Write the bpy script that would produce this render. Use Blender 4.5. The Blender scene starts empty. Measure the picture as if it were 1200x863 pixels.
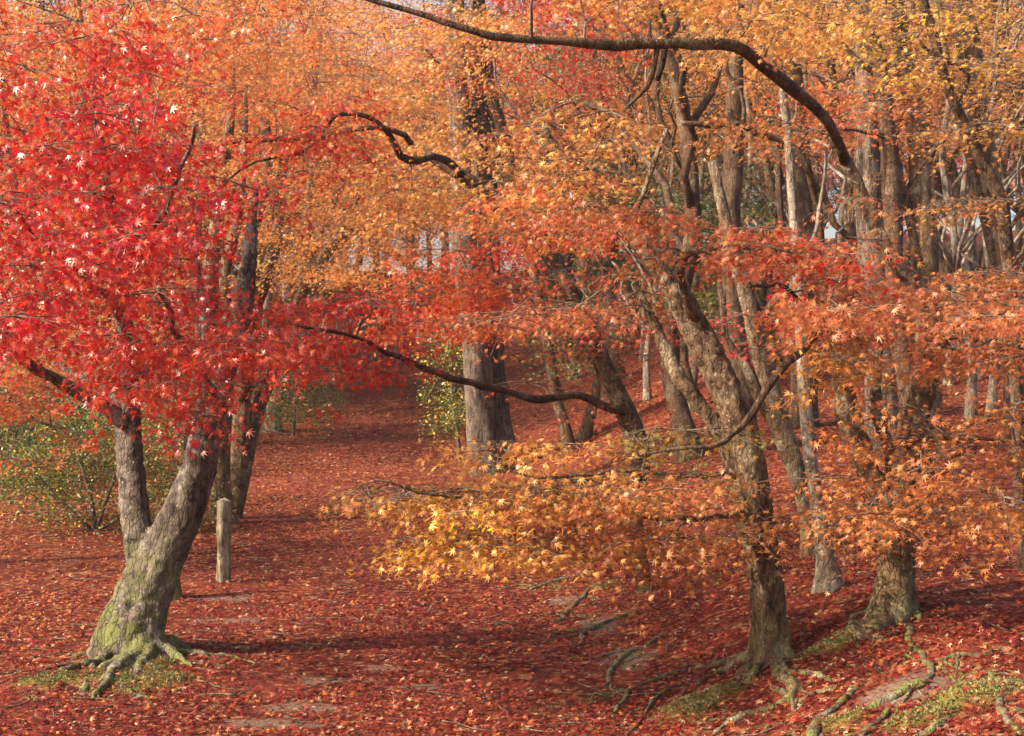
import bpy, math, random
import numpy as np
from mathutils import Vector

rng = np.random.default_rng(11)
R = math.radians
scene = bpy.context.scene
col = scene.collection

# ------------------------------------------------------------------ camera
CAM_Z = 1.9
F = 1700.0                       # focal length in pixels of the 1200 px wide photograph
CX, CY = 600.0, 431.5
cd = bpy.data.cameras.new('camera')
cam = bpy.data.objects.new('camera', cd)
col.objects.link(cam)
cam.location = (0, 0, CAM_Z)
cam.rotation_euler = (R(90), 0, 0)
cd.sensor_width = 36.0
cd.lens = 36.0 * F / 1200.0
cd.clip_start = 0.1
cd.clip_end = 2000
scene.camera = cam

# ------------------------------------------------------------------ light
SUN_EL = R(35)
SUN_DIR = np.array([-0.91, -0.38])          # horizontal direction towards the sun
SUN_DIR = SUN_DIR / np.linalg.norm(SUN_DIR)
world = bpy.data.worlds.new('World')
scene.world = world
world.use_nodes = True
nt = world.node_tree
nt.nodes.clear()
sky = nt.nodes.new('ShaderNodeTexSky')
sky.sky_type = 'NISHITA'
sky.sun_disc = False
sky.sun_elevation = SUN_EL
sky.sun_rotation = math.atan2(SUN_DIR[0], SUN_DIR[1])
sky.air_density = 1.0
sky.dust_density = 5.0
sky.ozone_density = 0.6
bg = nt.nodes.new('ShaderNodeBackground')
bg.inputs['Strength'].default_value = 0.15
wo = nt.nodes.new('ShaderNodeOutputWorld')
nt.links.new(sky.outputs[0], bg.inputs['Color'])
nt.links.new(bg.outputs[0], wo.inputs['Surface'])

sd = bpy.data.lights.new('sun', 'SUN')
sd.energy = 5.0
sd.angle = R(0.6)
sd.color = (1.0, 0.86, 0.66)
sun = bpy.data.objects.new('sun', sd)
col.objects.link(sun)
tosun = Vector((SUN_DIR[0] * math.cos(SUN_EL), SUN_DIR[1] * math.cos(SUN_EL), math.sin(SUN_EL)))
sun.rotation_euler = tosun.to_track_quat('Z', 'Y').to_euler()
sun.location = (-20, 10, 20)

scene.view_settings.view_transform = 'Standard'
scene.view_settings.look = 'None'
scene.view_settings.exposure = 1.08
scene.view_settings.gamma = 1.0
scene.render.engine = 'CYCLES'
scene.cycles.max_bounces = 7
scene.cycles.diffuse_bounces = 4
scene.cycles.glossy_bounces = 2
scene.cycles.transmission_bounces = 4
scene.cycles.transparent_max_bounces = 4
scene.cycles.sample_clamp_indirect = 6.0
scene.cycles.use_denoising = True

# ------------------------------------------------------------------ noise
def vnoise(p, seed=0):
    """value noise in -1..1 for an (n,3) array"""
    p = np.asarray(p, float)
    i = np.floor(p).astype(np.int64)
    f = p - i
    f = f * f * (3 - 2 * f)
    out = np.zeros(len(p))
    for dx in (0, 1):
        for dy in (0, 1):
            for dz in (0, 1):
                n = (i[:, 0] + dx) * 374761393 + (i[:, 1] + dy) * 668265263 + (i[:, 2] + dz) * 2147483647 + seed * 1274126177
                n = (n ^ (n >> 13)) * 1274126177
                n = (n ^ (n >> 16)) & 0xffff
                w = (f[:, 0] if dx else 1 - f[:, 0]) * (f[:, 1] if dy else 1 - f[:, 1]) * (f[:, 2] if dz else 1 - f[:, 2])
                out += w * (n / 32767.5 - 1)
    return out

def fbm(p, octv=3, seed=0):
    a, o = 1.0, 0
    p = np.asarray(p, float)
    for k in range(octv):
        o = o + a * vnoise(p * 2 ** k, seed + k)
        a *= 0.5
    return o

def sstep(a, b, x):
    t = np.clip((x - a) / (b - a), 0, 1)
    return t * t * (3 - 2 * t)

# ------------------------------------------------------------------ terrain
EDGE_Y = [-20, 0, 8, 13, 20, 26, 40, 60, 300]
EDGE_X = [1.2, 0.9, 0.55, 0.25, -0.7, -1.0, -1.5, -2.2, -2.2]

def ramp(y, y0, s, slope):
    return slope * s * np.logaddexp(0, (np.minimum(y, 85.0) - y0) / s)

def ground_h(x, y, detail=True):
    x = np.asarray(x, float)
    y = np.asarray(y, float)
    u = x - np.interp(y, EDGE_Y, EDGE_X)
    path = ramp(y, 25, 3.0, 0.125)
    right = 0.36 + 0.038 * np.clip(u, 0, 40) + ramp(y, 13.5, 2.0, 0.118)
    right = right + 0.03 * sstep(0.5, 1.6, u) * np.exp(-((y - 7.0) / 1.3) ** 2)
    w = sstep(-0.1, 1.9 + 0.30 * np.clip(y - 12, 0, 40), u)
    z = path * (1 - w) + right * w
    # slight rise of the left verge and the mound round the big red maple
    ul = np.clip(-1.9 - 0.075 * y - x, 0, 30)
    z = z + 0.03 * ul * sstep(10, 40, y)
    z = z + 0.07 * np.exp(-(((x + 2.35) / 0.9) ** 2 + ((y - 9.5) / 1.1) ** 2))
    if detail:
        q_ = np.stack([x * 2.1, y * 3.0, np.zeros_like(x)], -1).reshape(-1, 3)
        z = z + 0.055 * (np.abs(vnoise(q_, 63)) + 0.5 * vnoise(q_ * 2.3, 64)).reshape(x.shape) * sstep(0.25, 0.9, u) * np.exp(-np.clip((y - 8.3) / 0.9, 0, 9) ** 2)
        p = np.stack([x, y, np.zeros_like(x)], -1).reshape(-1, 3)
        n = 0.028 * fbm(p * 0.9, 3, 3) + 0.008 * vnoise(p * 6, 9)
        n = n.reshape(x.shape)
        z = z + n * (0.5 + 0.9 * w)
    return z

def P(px, py, d):
    return np.array([(px - CX) / F * d, d, CAM_Z - (py - CY) / F * d])

def gp(px, py):
    """the ground point seen at a pixel of the photograph"""
    ds = np.arange(4.0, 140.0, 0.02)
    xs = (px - CX) / F * ds
    zs = CAM_Z - (py - CY) / F * ds
    below = zs < ground_h(xs, ds)
    k = int(np.argmax(below)) if below.any() else len(ds) - 1
    d = ds[k]
    return np.array([xs[k], d, float(ground_h(xs[k], d))])

# ------------------------------------------------------------------ mesh helpers
class MB:
    def __init__(self):
        self.v, self.polys, self.n = [], [], 0
        self.c = []
    def add(self, v, polys, c=None):
        """v (n,3); polys: list of (m,k) index arrays"""
        v = np.asarray(v, float)
        self.v.append(v)
        for f in polys:
            f = np.asarray(f)
            if len(f):
                self.polys.append(f + self.n)
        if c is not None:
            self.c.append(c)
        self.n += len(v)
    def tube(self, pts, rad, seg=8, shape=None, close=True):
        pts = np.asarray(pts, float)
        rad = np.asarray(rad, float)
        n = len(pts)
        t = np.gradient(pts, axis=0)
        t /= np.linalg.norm(t, axis=1)[:, None] + 1e-9
        ref = np.array([1.0, 0, 0]) if abs(t[0, 0]) < 0.8 else np.array([0, 1.0, 0])
        a = np.empty((n, 3))
        for i in range(n):
            ref = ref - t[i] * ref.dot(t[i])
            ref = ref / (np.linalg.norm(ref) + 1e-9)
            a[i] = ref
        b = np.cross(t, a)
        th = np.linspace(0, 2 * math.pi, seg, endpoint=False)
        rr = rad[:, None] * np.ones((1, seg))
        if shape is not None:
            rr = rr * shape(pts, th)
        v = pts[:, None, :] + rr[..., None] * (a[:, None, :] * np.cos(th)[None, :, None] + b[:, None, :] * np.sin(th)[None, :, None])
        v = v.reshape(-1, 3)
        i = np.arange(n - 1)[:, None] * seg
        j = np.arange(seg)[None, :]
        k = (j + 1) % seg
        q = np.stack([i + j, i + k, i + seg + k, i + seg + j], -1).reshape(-1, 4)
        polys = [q]
        if close:
            v = np.vstack([v, pts[0], pts[-1] + t[-1] * rad[-1] * 0.5])
            jj = np.arange(seg)
            kk = (jj + 1) % seg
            polys.append(np.stack([np.full(seg, n * seg), kk, jj], -1))
            o = (n - 1) * seg
            polys.append(np.stack([np.full(seg, n * seg + 1), o + jj, o + kk], -1))
        self.add(v, polys)
    def mesh(self, name, mat, origin=None, smooth=True):
        v = np.vstack(self.v)
        if origin is not None:
            v = v - np.asarray(origin)[None, :]
        me = bpy.data.meshes.new(name)
        me.vertices.add(len(v))
        me.vertices.foreach_set('co', v.astype(np.float32).ravel())
        loops = np.concatenate([p.ravel() for p in self.polys]).astype(np.int32)
        tot = np.concatenate([np.full(len(p), p.shape[1]) for p in self.polys]).astype(np.int32)
        start = np.concatenate([[0], np.cumsum(tot)[:-1]]).astype(np.int32)
        me.loops.add(len(loops))
        me.loops.foreach_set('vertex_index', loops)
        me.polygons.add(len(tot))
        me.polygons.foreach_set('loop_start', start)
        me.polygons.foreach_set('loop_total', tot)
        me.polygons.foreach_set('use_smooth', np.full(len(tot), smooth))
        if self.c:
            c = np.vstack(self.c)
            at = me.attributes.new('Col', 'FLOAT_COLOR', 'POINT')
            at.data.foreach_set('color', np.hstack([c, np.ones((len(c), 1))]).astype(np.float32).ravel())
        me.update(calc_edges=True)
        me.validate()
        if mat:
            me.materials.append(mat)
        return me

def link(name, me, parent=None, loc=None):
    o = bpy.data.objects.new(name, me)
    col.objects.link(o)
    if parent is not None:
        o.parent = parent
    if loc is not None:
        o.location = loc
    return o

def tag(o, label, cat, group=None, kind=None):
    if label: o['label'] = label
    if cat: o['category'] = cat
    if group: o['group'] = group
    if kind: o['kind'] = kind
    return o

def thing(name, label, cat, loc, group=None):
    o = bpy.data.objects.new(name, None)
    o.empty_display_size = 0.2
    col.objects.link(o)
    o.location = loc
    return tag(o, label, cat, group)

# ------------------------------------------------------------------ materials
def newmat(name):
    m = bpy.data.materials.new(name)
    m.use_nodes = True
    n = m.node_tree
    n.nodes.clear()
    out = n.nodes.new('ShaderNodeOutputMaterial')
    def N(t, **kw):
        nd = n.nodes.new(t)
        for k, v in kw.items():
            if k.startswith('i_'):
                nd.inputs[k[2:].replace('_', ' ')].default_value = v
            else:
                setattr(nd, k, v)
        return nd
    return m, n, out, N

def noise_node(N, n, vec, scale, detail=4, rough=0.6, dist=0.0):
    t = N('ShaderNodeTexNoise')
    t.inputs['Scale'].default_value = scale
    t.inputs['Detail'].default_value = detail
    t.inputs['Roughness'].default_value = rough
    t.inputs['Distortion'].default_value = dist
    if vec is not None:
        n.links.new(vec, t.inputs['Vector'])
    return t

def rampnode(N, n, src, stops):
    r = N('ShaderNodeValToRGB')
    e = r.color_ramp.elements
    while len(e) < len(stops):
        e.new(0.5)
    for el, (p, c) in zip(e, stops):
        el.position = p
        el.color = (*c, 1) if len(c) == 3 else c
    n.links.new(src, r.inputs[0])
    return r

def mixcol(N, n, fac, a, b, mode='MIX'):
    m = N('ShaderNodeMix', data_type='RGBA', blend_type=mode)
    for s, v in ((0, fac), (6, a), (7, b)):
        if hasattr(v, 'type') and hasattr(v, 'node'):
            n.links.new(v, m.inputs[s])
        elif s == 0:
            m.inputs[0].default_value = v
        else:
            m.inputs[s].default_value = (*v, 1)
    return m.outputs[2]

def math_node(N, n, op, a, b=None, clamp=False):
    m = N('ShaderNodeMath', operation=op, use_clamp=clamp)
    for i, v in ((0, a), (1, b)):
        if v is None: continue
        if hasattr(v, 'node'):
            n.links.new(v, m.inputs[i])
        else:
            m.inputs[i].default_value = v
    return m.outputs[0]

def leaf_material(name, trans=0.5, gloss=0.06, rough=0.35):
    m, n, out, N = newmat(name)
    at = N('ShaderNodeAttribute', attribute_name='Col')
    tc = N('ShaderNodeTexCoord')
    no = noise_node(N, n, tc.outputs['Object'], 40, 2)
    c = mixcol(N, n, 0.35, at.outputs['Color'], rampnode(N, n, no.outputs['Fac'], [(0.3, (0.55, 0.5, 0.5)), (0.7, (1.3, 1.35, 1.3))]).outputs[0], 'MULTIPLY')
    d = N('ShaderNodeBsdfDiffuse')
    t = N('ShaderNodeBsdfTranslucent')
    g = N('ShaderNodeBsdfGlossy')
    g.inputs['Roughness'].default_value = rough
    g.inputs['Color'].default_value = (1, 0.95, 0.9, 1)
    n.links.new(c, d.inputs['Color'])
    n.links.new(c, t.inputs['Color'])
    mx = N('ShaderNodeMixShader')
    mx.inputs[0].default_value = trans
    n.links.new(d.outputs[0], mx.inputs[1])
    n.links.new(t.outputs[0], mx.inputs[2])
    mg = N('ShaderNodeMixShader')
    mg.inputs[0].default_value = gloss
    n.links.new(mx.outputs[0], mg.inputs[1])
    n.links.new(g.outputs[0], mg.inputs[2])
    n.links.new(mg.outputs[0], out.inputs['Surface'])
    return m

def bark_material(name, light, dark, lichen, moss_h=0.5, moss_amt=0.5, fissure=False, bump=0.9):
    m, n, out, N = newmat(name)
    tc = N('ShaderNodeTexCoord')
    ob = tc.outputs['Object']
    mp = N('ShaderNodeMapping')
    mp.inputs['Scale'].default_value = (1, 1, 0.12 if fissure else 0.45)
    n.links.new(ob, mp.inputs['Vector'])
    n1 = noise_node(N, n, mp.outputs[0], 28 if fissure else 16, 6, 0.65, 0.4)
    n2 = noise_node(N, n, ob, 5, 4, 0.6)
    n3 = noise_node(N, n, ob, 60, 3, 0.7)
    base = rampnode(N, n, n1.outputs['Fac'], [(0.36, dark), (0.62, light)]).outputs[0]
    lm = rampnode(N, n, n2.outputs['Fac'], [(0.52, (0, 0, 0)), (0.64, (1, 1, 1))]).outputs[0]
    lmv = math_node(N, n, 'MULTIPLY', lm, rampnode(N, n, n3.outputs['Fac'], [(0.35, (0.2,) * 3), (0.6, (0.9,) * 3)]).outputs[0])
    c = mixcol(N, n, lmv, base, lichen)
    mp2 = N('ShaderNodeMapping')
    mp2.inputs['Scale'].default_value = (1, 1, 0.22)
    n.links.new(ob, mp2.inputs['Vector'])
    n5 = noise_node(N, n, mp2.outputs[0], 7, 5, 0.7, 0.8)
    c = mixcol(N, n, 0.8, c, rampnode(N, n, n5.outputs['Fac'], [(0.34, (0.42, 0.36, 0.32)), (0.5, (0.95, 0.93, 0.9)), (0.66, (1.3, 1.28, 1.25))]).outputs[0], 'MULTIPLY')
    n6 = noise_node(N, n, ob, 130, 3, 0.7)
    c = mixcol(N, n, 0.7, c, rampnode(N, n, n6.outputs['Fac'], [(0.35, (0.55, 0.52, 0.5)), (0.6, (1.12, 1.12, 1.12))]).outputs[0], 'MULTIPLY')
    sx = N('ShaderNodeSeparateXYZ')
    n.links.new(ob, sx.inputs[0])
    hz = N('ShaderNodeMapRange')
    hz.inputs['From Min'].default_value = moss_h
    hz.inputs['From Max'].default_value = -0.05
    n.links.new(sx.outputs['Z'], hz.inputs['Value'])
    n4 = noise_node(N, n, ob, 9, 4, 0.6)
    mm = math_node(N, n, 'MULTIPLY', hz.outputs[0], rampnode(N, n, n4.outputs['Fac'], [(0.42, (0, 0, 0)), (0.58, (1, 1, 1))]).outputs[0])
    mm = math_node(N, n, 'MULTIPLY', mm, moss_amt, True)
    mossc = mixcol(N, n, n3.outputs['Fac'], (0.05, 0.075, 0.012), (0.22, 0.22, 0.05))
    c = mixcol(N, n, mm, c, mossc)
    mp3 = N('ShaderNodeMapping')
    mp3.inputs['Scale'].default_value = (1, 1, 0.30)
    wob = N('ShaderNodeVectorMath', operation='MULTIPLY_ADD')
    n.links.new(n2.outputs['Color'], wob.inputs[0])
    wob.inputs[1].default_value = (0.12, 0.12, 0.12)
    n.links.new(ob, wob.inputs[2])
    n.links.new(wob.outputs[0], mp3.inputs['Vector'])
    vc = N('ShaderNodeTexVoronoi', feature='DISTANCE_TO_EDGE')
    vc.inputs['Scale'].default_value = 26
    n.links.new(mp3.outputs[0], vc.inputs['Vector'])
    crack = rampnode(N, n, vc.outputs['Distance'], [(0.0, (0.35, 0.32, 0.3)), (0.10, (1, 1, 1))]).outputs[0]
    crk = rampnode(N, n, n5.outputs['Fac'], [(0.42, (1, 1, 1)), (0.58, (0.15,) * 3)]).outputs[0]
    c = mixcol(N, n, crk, c, mixcol(N, n, 1.0, c, crack, 'MULTIPLY'))
    vs = N('ShaderNodeTexVoronoi')
    vs.inputs['Scale'].default_value = 34
    n.links.new(wob.outputs[0], vs.inputs['Vector'])
    spot = rampnode(N, n, vs.outputs['Distance'], [(0.16, (0.75,) * 3), (0.30, (0, 0, 0))]).outputs[0]
    spm = math_node(N, n, 'MULTIPLY', spot, rampnode(N, n, n5.outputs['Fac'], [(0.48, (0, 0, 0)), (0.56, (1, 1, 1))]).outputs[0])
    c = mixcol(N, n, spm, c, lichen)
    b = N('ShaderNodeBsdfPrincipled')
    b.inputs['Roughness'].default_value = 0.85
    b.inputs['Specular IOR Level'].default_value = 0.25
    n.links.new(c, b.inputs['Base Color'])
    bp = N('ShaderNodeBump')
    bp.inputs['Strength'].default_value = bump
    bp.inputs['Distance'].default_value = 0.03 if fissure else 0.02
    h = math_node(N, n, 'ADD', n1.outputs['Fac'], math_node(N, n, 'MULTIPLY', n3.outputs['Fac'], 0.4))
    h = math_node(N, n, 'ADD', h, math_node(N, n, 'MULTIPLY', n6.outputs['Fac'], 0.3))
    h = math_node(N, n, 'ADD', h, math_node(N, n, 'MULTIPLY', crack, 0.5))
    n.links.new(h, bp.inputs['Height'])
    n.links.new(bp.outputs[0], b.inputs['Normal'])
    n.links.new(b.outputs[0], out.inputs['Surface'])
    return m

M_LEAF = leaf_material('maple_leaf', 0.54, 0.03, 0.42)
M_LEAFR = leaf_material('crimson_maple_leaf', 0.50, 0.06, 0.36)
M_GREEN = leaf_material('evergreen_leaf', 0.35, 0.035, 0.5)
M_LITTER = leaf_material('fallen_leaf', 0.15, 0.012, 0.5)
M_BARK = bark_material('maple_bark', (0.195, 0.125, 0.07), (0.07, 0.04, 0.023), (0.33, 0.28, 0.20), 0.45, 0.55)
M_BARKM = bark_material('mossy_maple_bark', (0.185, 0.145, 0.115), (0.055, 0.042, 0.033), (0.30, 0.28, 0.25), 0.95, 1.0)
M_BARKG = bark_material('grey_bark', (0.28, 0.23, 0.18), (0.11, 0.085, 0.066), (0.42, 0.38, 0.33), 0.3, 0.3)
M_BARKD = bark_material('dark_bark', (0.12, 0.066, 0.036), (0.045, 0.025, 0.014), (0.20, 0.15, 0.10), 0.1, 0.3)
M_CEDAR = bark_material('fissured_cedar_bark', (0.21, 0.155, 0.12), (0.035, 0.024, 0.019), (0.27, 0.22, 0.18), 0.6, 0.25, True, 1.0)
M_ROOT = bark_material('surface_root_bark', (0.17, 0.12, 0.085), (0.05, 0.033, 0.024), (0.26, 0.24, 0.18), 0.5, 0.9)
M_TWIG = bark_material('twig_bark', (0.22, 0.15, 0.11), (0.10, 0.065, 0.05), (0.3, 0.26, 0.22), -1, 0)

# palettes: (base colour, alternative, chance of alternative), linear albedo
PAL = {
    'crimson': [(0.52, 0.010, 0.018), (0.60, 0.05, 0.02), 0.30],
    'red':     [(0.55, 0.024, 0.018), (0.66, 0.10, 0.03), 0.30],
    'verm':    [(0.66, 0.095, 0.035), (0.72, 0.22, 0.05), 0.4],
    'orange':  [(0.64, 0.22, 0.065), (0.67, 0.34, 0.09), 0.4],
    'gold':    [(0.70, 0.38, 0.10), (0.66, 0.25, 0.07), 0.40],
    'yellow':  [(0.76, 0.46, 0.05), (0.72, 0.32, 0.05), 0.30],
    'rust':    [(0.49, 0.16, 0.055), (0.54, 0.25, 0.07), 0.42],
    'pink':    [(0.49, 0.12, 0.058), (0.52, 0.20, 0.068), 0.42],
    'olive':   [(0.20, 0.17, 0.035), (0.45, 0.2, 0.04), 0.35],
    'green':   [(0.075, 0.105, 0.022), (0.26, 0.25, 0.04), 0.3],
    'dgreen':  [(0.04, 0.065, 0.022), (0.10, 0.11, 0.03), 0.25],
    'litter':  [(0.185, 0.020, 0.020), (0.31, 0.07, 0.032), 0.32],
}

def pal_colors(name, n, mix=None, mixp=0.0):
    a, b, p = PAL[name]
    sel = rng.random(n)
    t = np.clip((p - sel) / 0.15 + 0.5, 0, 1)[:, None]
    c = np.array(a)[None] * (1 - t) + np.array(b)[None] * t
    if mix:
        a2, b2, p2 = PAL[mix]
        s2 = rng.random(n) < mixp
        c[s2] = np.array(a2)[None]
    c = c * (0.72 + 0.5 * rng.random((n, 1)))
    return np.clip(c, 0.003, 0.85)

# ------------------------------------------------------------------ leaves
def leaf_template(lod):
    if lod == 0:
        ang = np.array([-128, -84, -41, 0, 41, 84, 128]); ln = np.array([0.22, 0.42, 0.55, 0.62, 0.55, 0.42, 0.22])
    elif lod == 1:
        ang = np.array([-100, -48, 0, 48, 100]); ln = np.array([0.36, 0.54, 0.62, 0.54, 0.36])
    elif lod == 2:
        ang = np.array([-70, 0, 70]); ln = np.array([0.5, 0.62, 0.5])
    else:           # an oval evergreen leaf
        v = np.array([[0, 0, 0], [0.2, 0.3, 0.03], [0, 0.72, -0.04], [-0.2, 0.3, 0.03]], float)
        return v, np.array([[0, 1, 2, 3]])
    k = len(ang)
    half = np.diff(ang).mean() / 2
    na = np.concatenate([[ang[0] - half], (ang[:-1] + ang[1:]) / 2, [ang[-1] + half]])
    nr = np.full(k + 1, 0.17 if lod < 2 else 0.16)
    nr[0] = nr[-1] = 0.10
    tip = np.stack([np.sin(R(1) * ang) * ln, np.cos(R(1) * ang) * ln, -0.35 * ln ** 2], -1)
    nt_ = np.stack([np.sin(R(1) * na) * nr, np.cos(R(1) * na) * nr, np.zeros(k + 1)], -1)
    v = np.vstack([[0, 0, 0.015], tip, nt_])
    q = np.array([[0, 1 + k + i + 1, 1 + i, 1 + k + i] for i in range(k)])
    return v, q

TPL = [leaf_template(i) for i in range(4)]

def add_leaves(mb, pos, fwd, nrm, size, colr, lod):
    """leaves at pos pointing along fwd with face normal nrm"""
    n = len(pos)
    if n == 0: return
    fwd = fwd - nrm * (fwd * nrm).sum(1)[:, None]
    fwd = fwd / (np.linalg.norm(fwd, axis=1)[:, None] + 1e-9)
    rt = np.cross(fwd, nrm)
    tv, tq = TPL[lod]
    s = size[:, None, None]
    curl = rng.uniform(0.2, 2.2, n)[:, None, None]
    v = pos[:, None, :] + s * (tv[None, :, 0:1] * rt[:, None, :] + tv[None, :, 1:2] * fwd[:, None, :] + curl * tv[None, :, 2:3] * nrm[:, None, :])
    k = len(tv)
    q = (tq[None] + (np.arange(n) * k)[:, None, None]).reshape(-1, 4)
    mb.add(v.reshape(-1, 3), [q], np.repeat(colr, k, axis=0))

def unit(v):
    return v / (np.linalg.norm(v, axis=-1, keepdims=True) + 1e-9)

def tilted_normals(n, mean, sd):
    th = np.abs(rng.normal(mean, sd, n)) * R(1)
    az = rng.uniform(0, 2 * math.pi, n)
    return np.stack([np.sin(th) * np.cos(az), np.sin(th) * np.sin(az), np.cos(th)], -1)

def pad_leaves(mb, tw, c, r, n, size, lod, pal, tilt=(32, 20), mix=None, mixp=0, thick=0.05, twigs=5, out=None):
    """one flat spray: twigs fanning out from c, leaves along them"""
    K = twigs
    az0 = rng.uniform(0, 2 * math.pi)
    azs = az0 + np.arange(K) * 2 * math.pi / K + rng.normal(0, 0.35, K)
    ln = r * rng.uniform(0.65, 1.2, K)
    sl = rng.normal(-0.10, 0.12, K)
    droop = rng.uniform(0.05, 0.3, K)
    k = rng.integers(0, K, n)
    t = np.sqrt(rng.uniform(0.02, 1.0, n))
    rad = t * ln[k]
    lat = rng.normal(0, 0.16, n) * r * (0.35 + t)
    a = azs[k]
    dx, dy = np.cos(a), np.sin(a)
    pos = np.stack([c[0] + dx * rad - dy * lat, c[1] + dy * rad + dx * lat,
                    c[2] + sl[k] * rad - droop[k] * rad * t - 0.02 + rng.normal(0, thick, n)], -1)
    aa = a + rng.normal(0, 0.9, n)
    fwd = np.stack([np.cos(aa), np.sin(aa), -0.3 + rng.normal(0, 0.3, n)], -1)
    nrm = tilted_normals(n, *tilt)
    add_leaves(mb, pos, fwd, nrm, size * rng.uniform(0.65, 1.25, n), pal_colors(pal, n, mix, mixp), lod)
    if tw is not None:
        for i in range(K):
            tt = np.linspace(0, 1, 4)
            d = tt * ln[i]
            side = rng.normal(0, 0.05) * r * np.sin(tt * math.pi)
            pts = np.stack([c[0] + np.cos(azs[i]) * d - np.sin(azs[i]) * side, c[1] + np.sin(azs[i]) * d + np.cos(azs[i]) * side,
                            c[2] + sl[i] * d - droop[i] * d * tt], -1)
            tw.tube(pts, np.linspace(0.0030, 0.0010, 4), 3, close=False)

# ------------------------------------------------------------------ trees
def catmull(pts, step):
    pts = np.asarray(pts, float)
    if len(pts) == 2:
        pts = np.vstack([pts[0], pts.mean(0), pts[1]])
    ext = np.vstack([2 * pts[0] - pts[1], pts, 2 * pts[-1] - pts[-2]])
    out = []
    for i in range(1, len(ext) - 2):
        p0, p1, p2, p3 = ext[i - 1:i + 3]
        m = max(2, int(np.linalg.norm(p2[:3] - p1[:3]) / step))
        t = np.linspace(0, 1, m, endpoint=False)[:, None]
        out.append(0.5 * (2 * p1 + (p2 - p0) * t + (2 * p0 - 5 * p1 + 4 * p2 - p3) * t ** 2 + (-p0 + 3 * p1 - 3 * p2 + p3) * t ** 3))
    out.append(ext[-2][None])
    return np.vstack(out)

def bark_shape(seed, amp=0.10, zbase=None, flare=0.0, lobes=5):
    ph = rng.uniform(0, 6.28, 3)
    def f(pts, th):
        n = len(pts)
        z = pts[:, 2]
        ct, st = np.cos(th), np.sin(th)
        q = np.stack([np.broadcast_to(ct * 1.3, (n, len(th))) + seed, np.broadcast_to(st * 1.3, (n, len(th))),
                      np.broadcast_to((z * 1.6)[:, None], (n, len(th)))], -1).reshape(-1, 3)
        s = 1 + amp * fbm(q, 3, int(seed * 7) % 97).reshape(n, len(th))
        s = s + 0.05 * np.cos(3 * th + ph[0] + z[:, None] * 0.7)
        s = s + amp * 0.5 * np.cos(6 * th + ph[1] + 1.5 * vnoise(np.stack([z * 1.5, z * 0 + seed, z * 0], -1), 7)[:, None]) * (0.5 + 0.5 * vnoise(np.stack([z * 2.5, z * 0, z * 0 + seed], -1), 8))[:, None]
        if zbase is not None and flare > 0:
            e = np.exp(-np.clip(z - zbase, 0, None) / 0.22)[:, None]
            s = s + flare * e * (0.55 + 0.45 * np.cos(lobes * th + ph[1]) + 0.25 * np.cos(2 * th + ph[2]))
        return s
    return f

def remeshed(me, voxel, smooth, strength, scale):
    o = bpy.data.objects.new('tmp', me)
    col.objects.link(o)
    m = o.modifiers.new('r', 'REMESH')
    m.mode = 'VOXEL'
    m.voxel_size = voxel
    m.use_smooth_shade = True
    s = o.modifiers.new('s', 'SMOOTH')
    s.iterations = smooth
    s.factor = 0.6
    tx = bpy.data.textures.new('bark_lumps', 'CLOUDS')
    tx.noise_scale = scale
    tx.noise_depth = 3
    dp = o.modifiers.new('d', 'DISPLACE')
    dp.texture = tx
    dp.strength = strength
    dp.mid_level = 0.5
    bpy.context.view_layer.update()
    dg = bpy.context.evaluated_depsgraph_get()
    new = bpy.data.meshes.new_from_object(o.evaluated_get(dg))
    bpy.data.objects.remove(o)
    if not new.materials:
        new.materials.append(me.materials[0])
    return new

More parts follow.
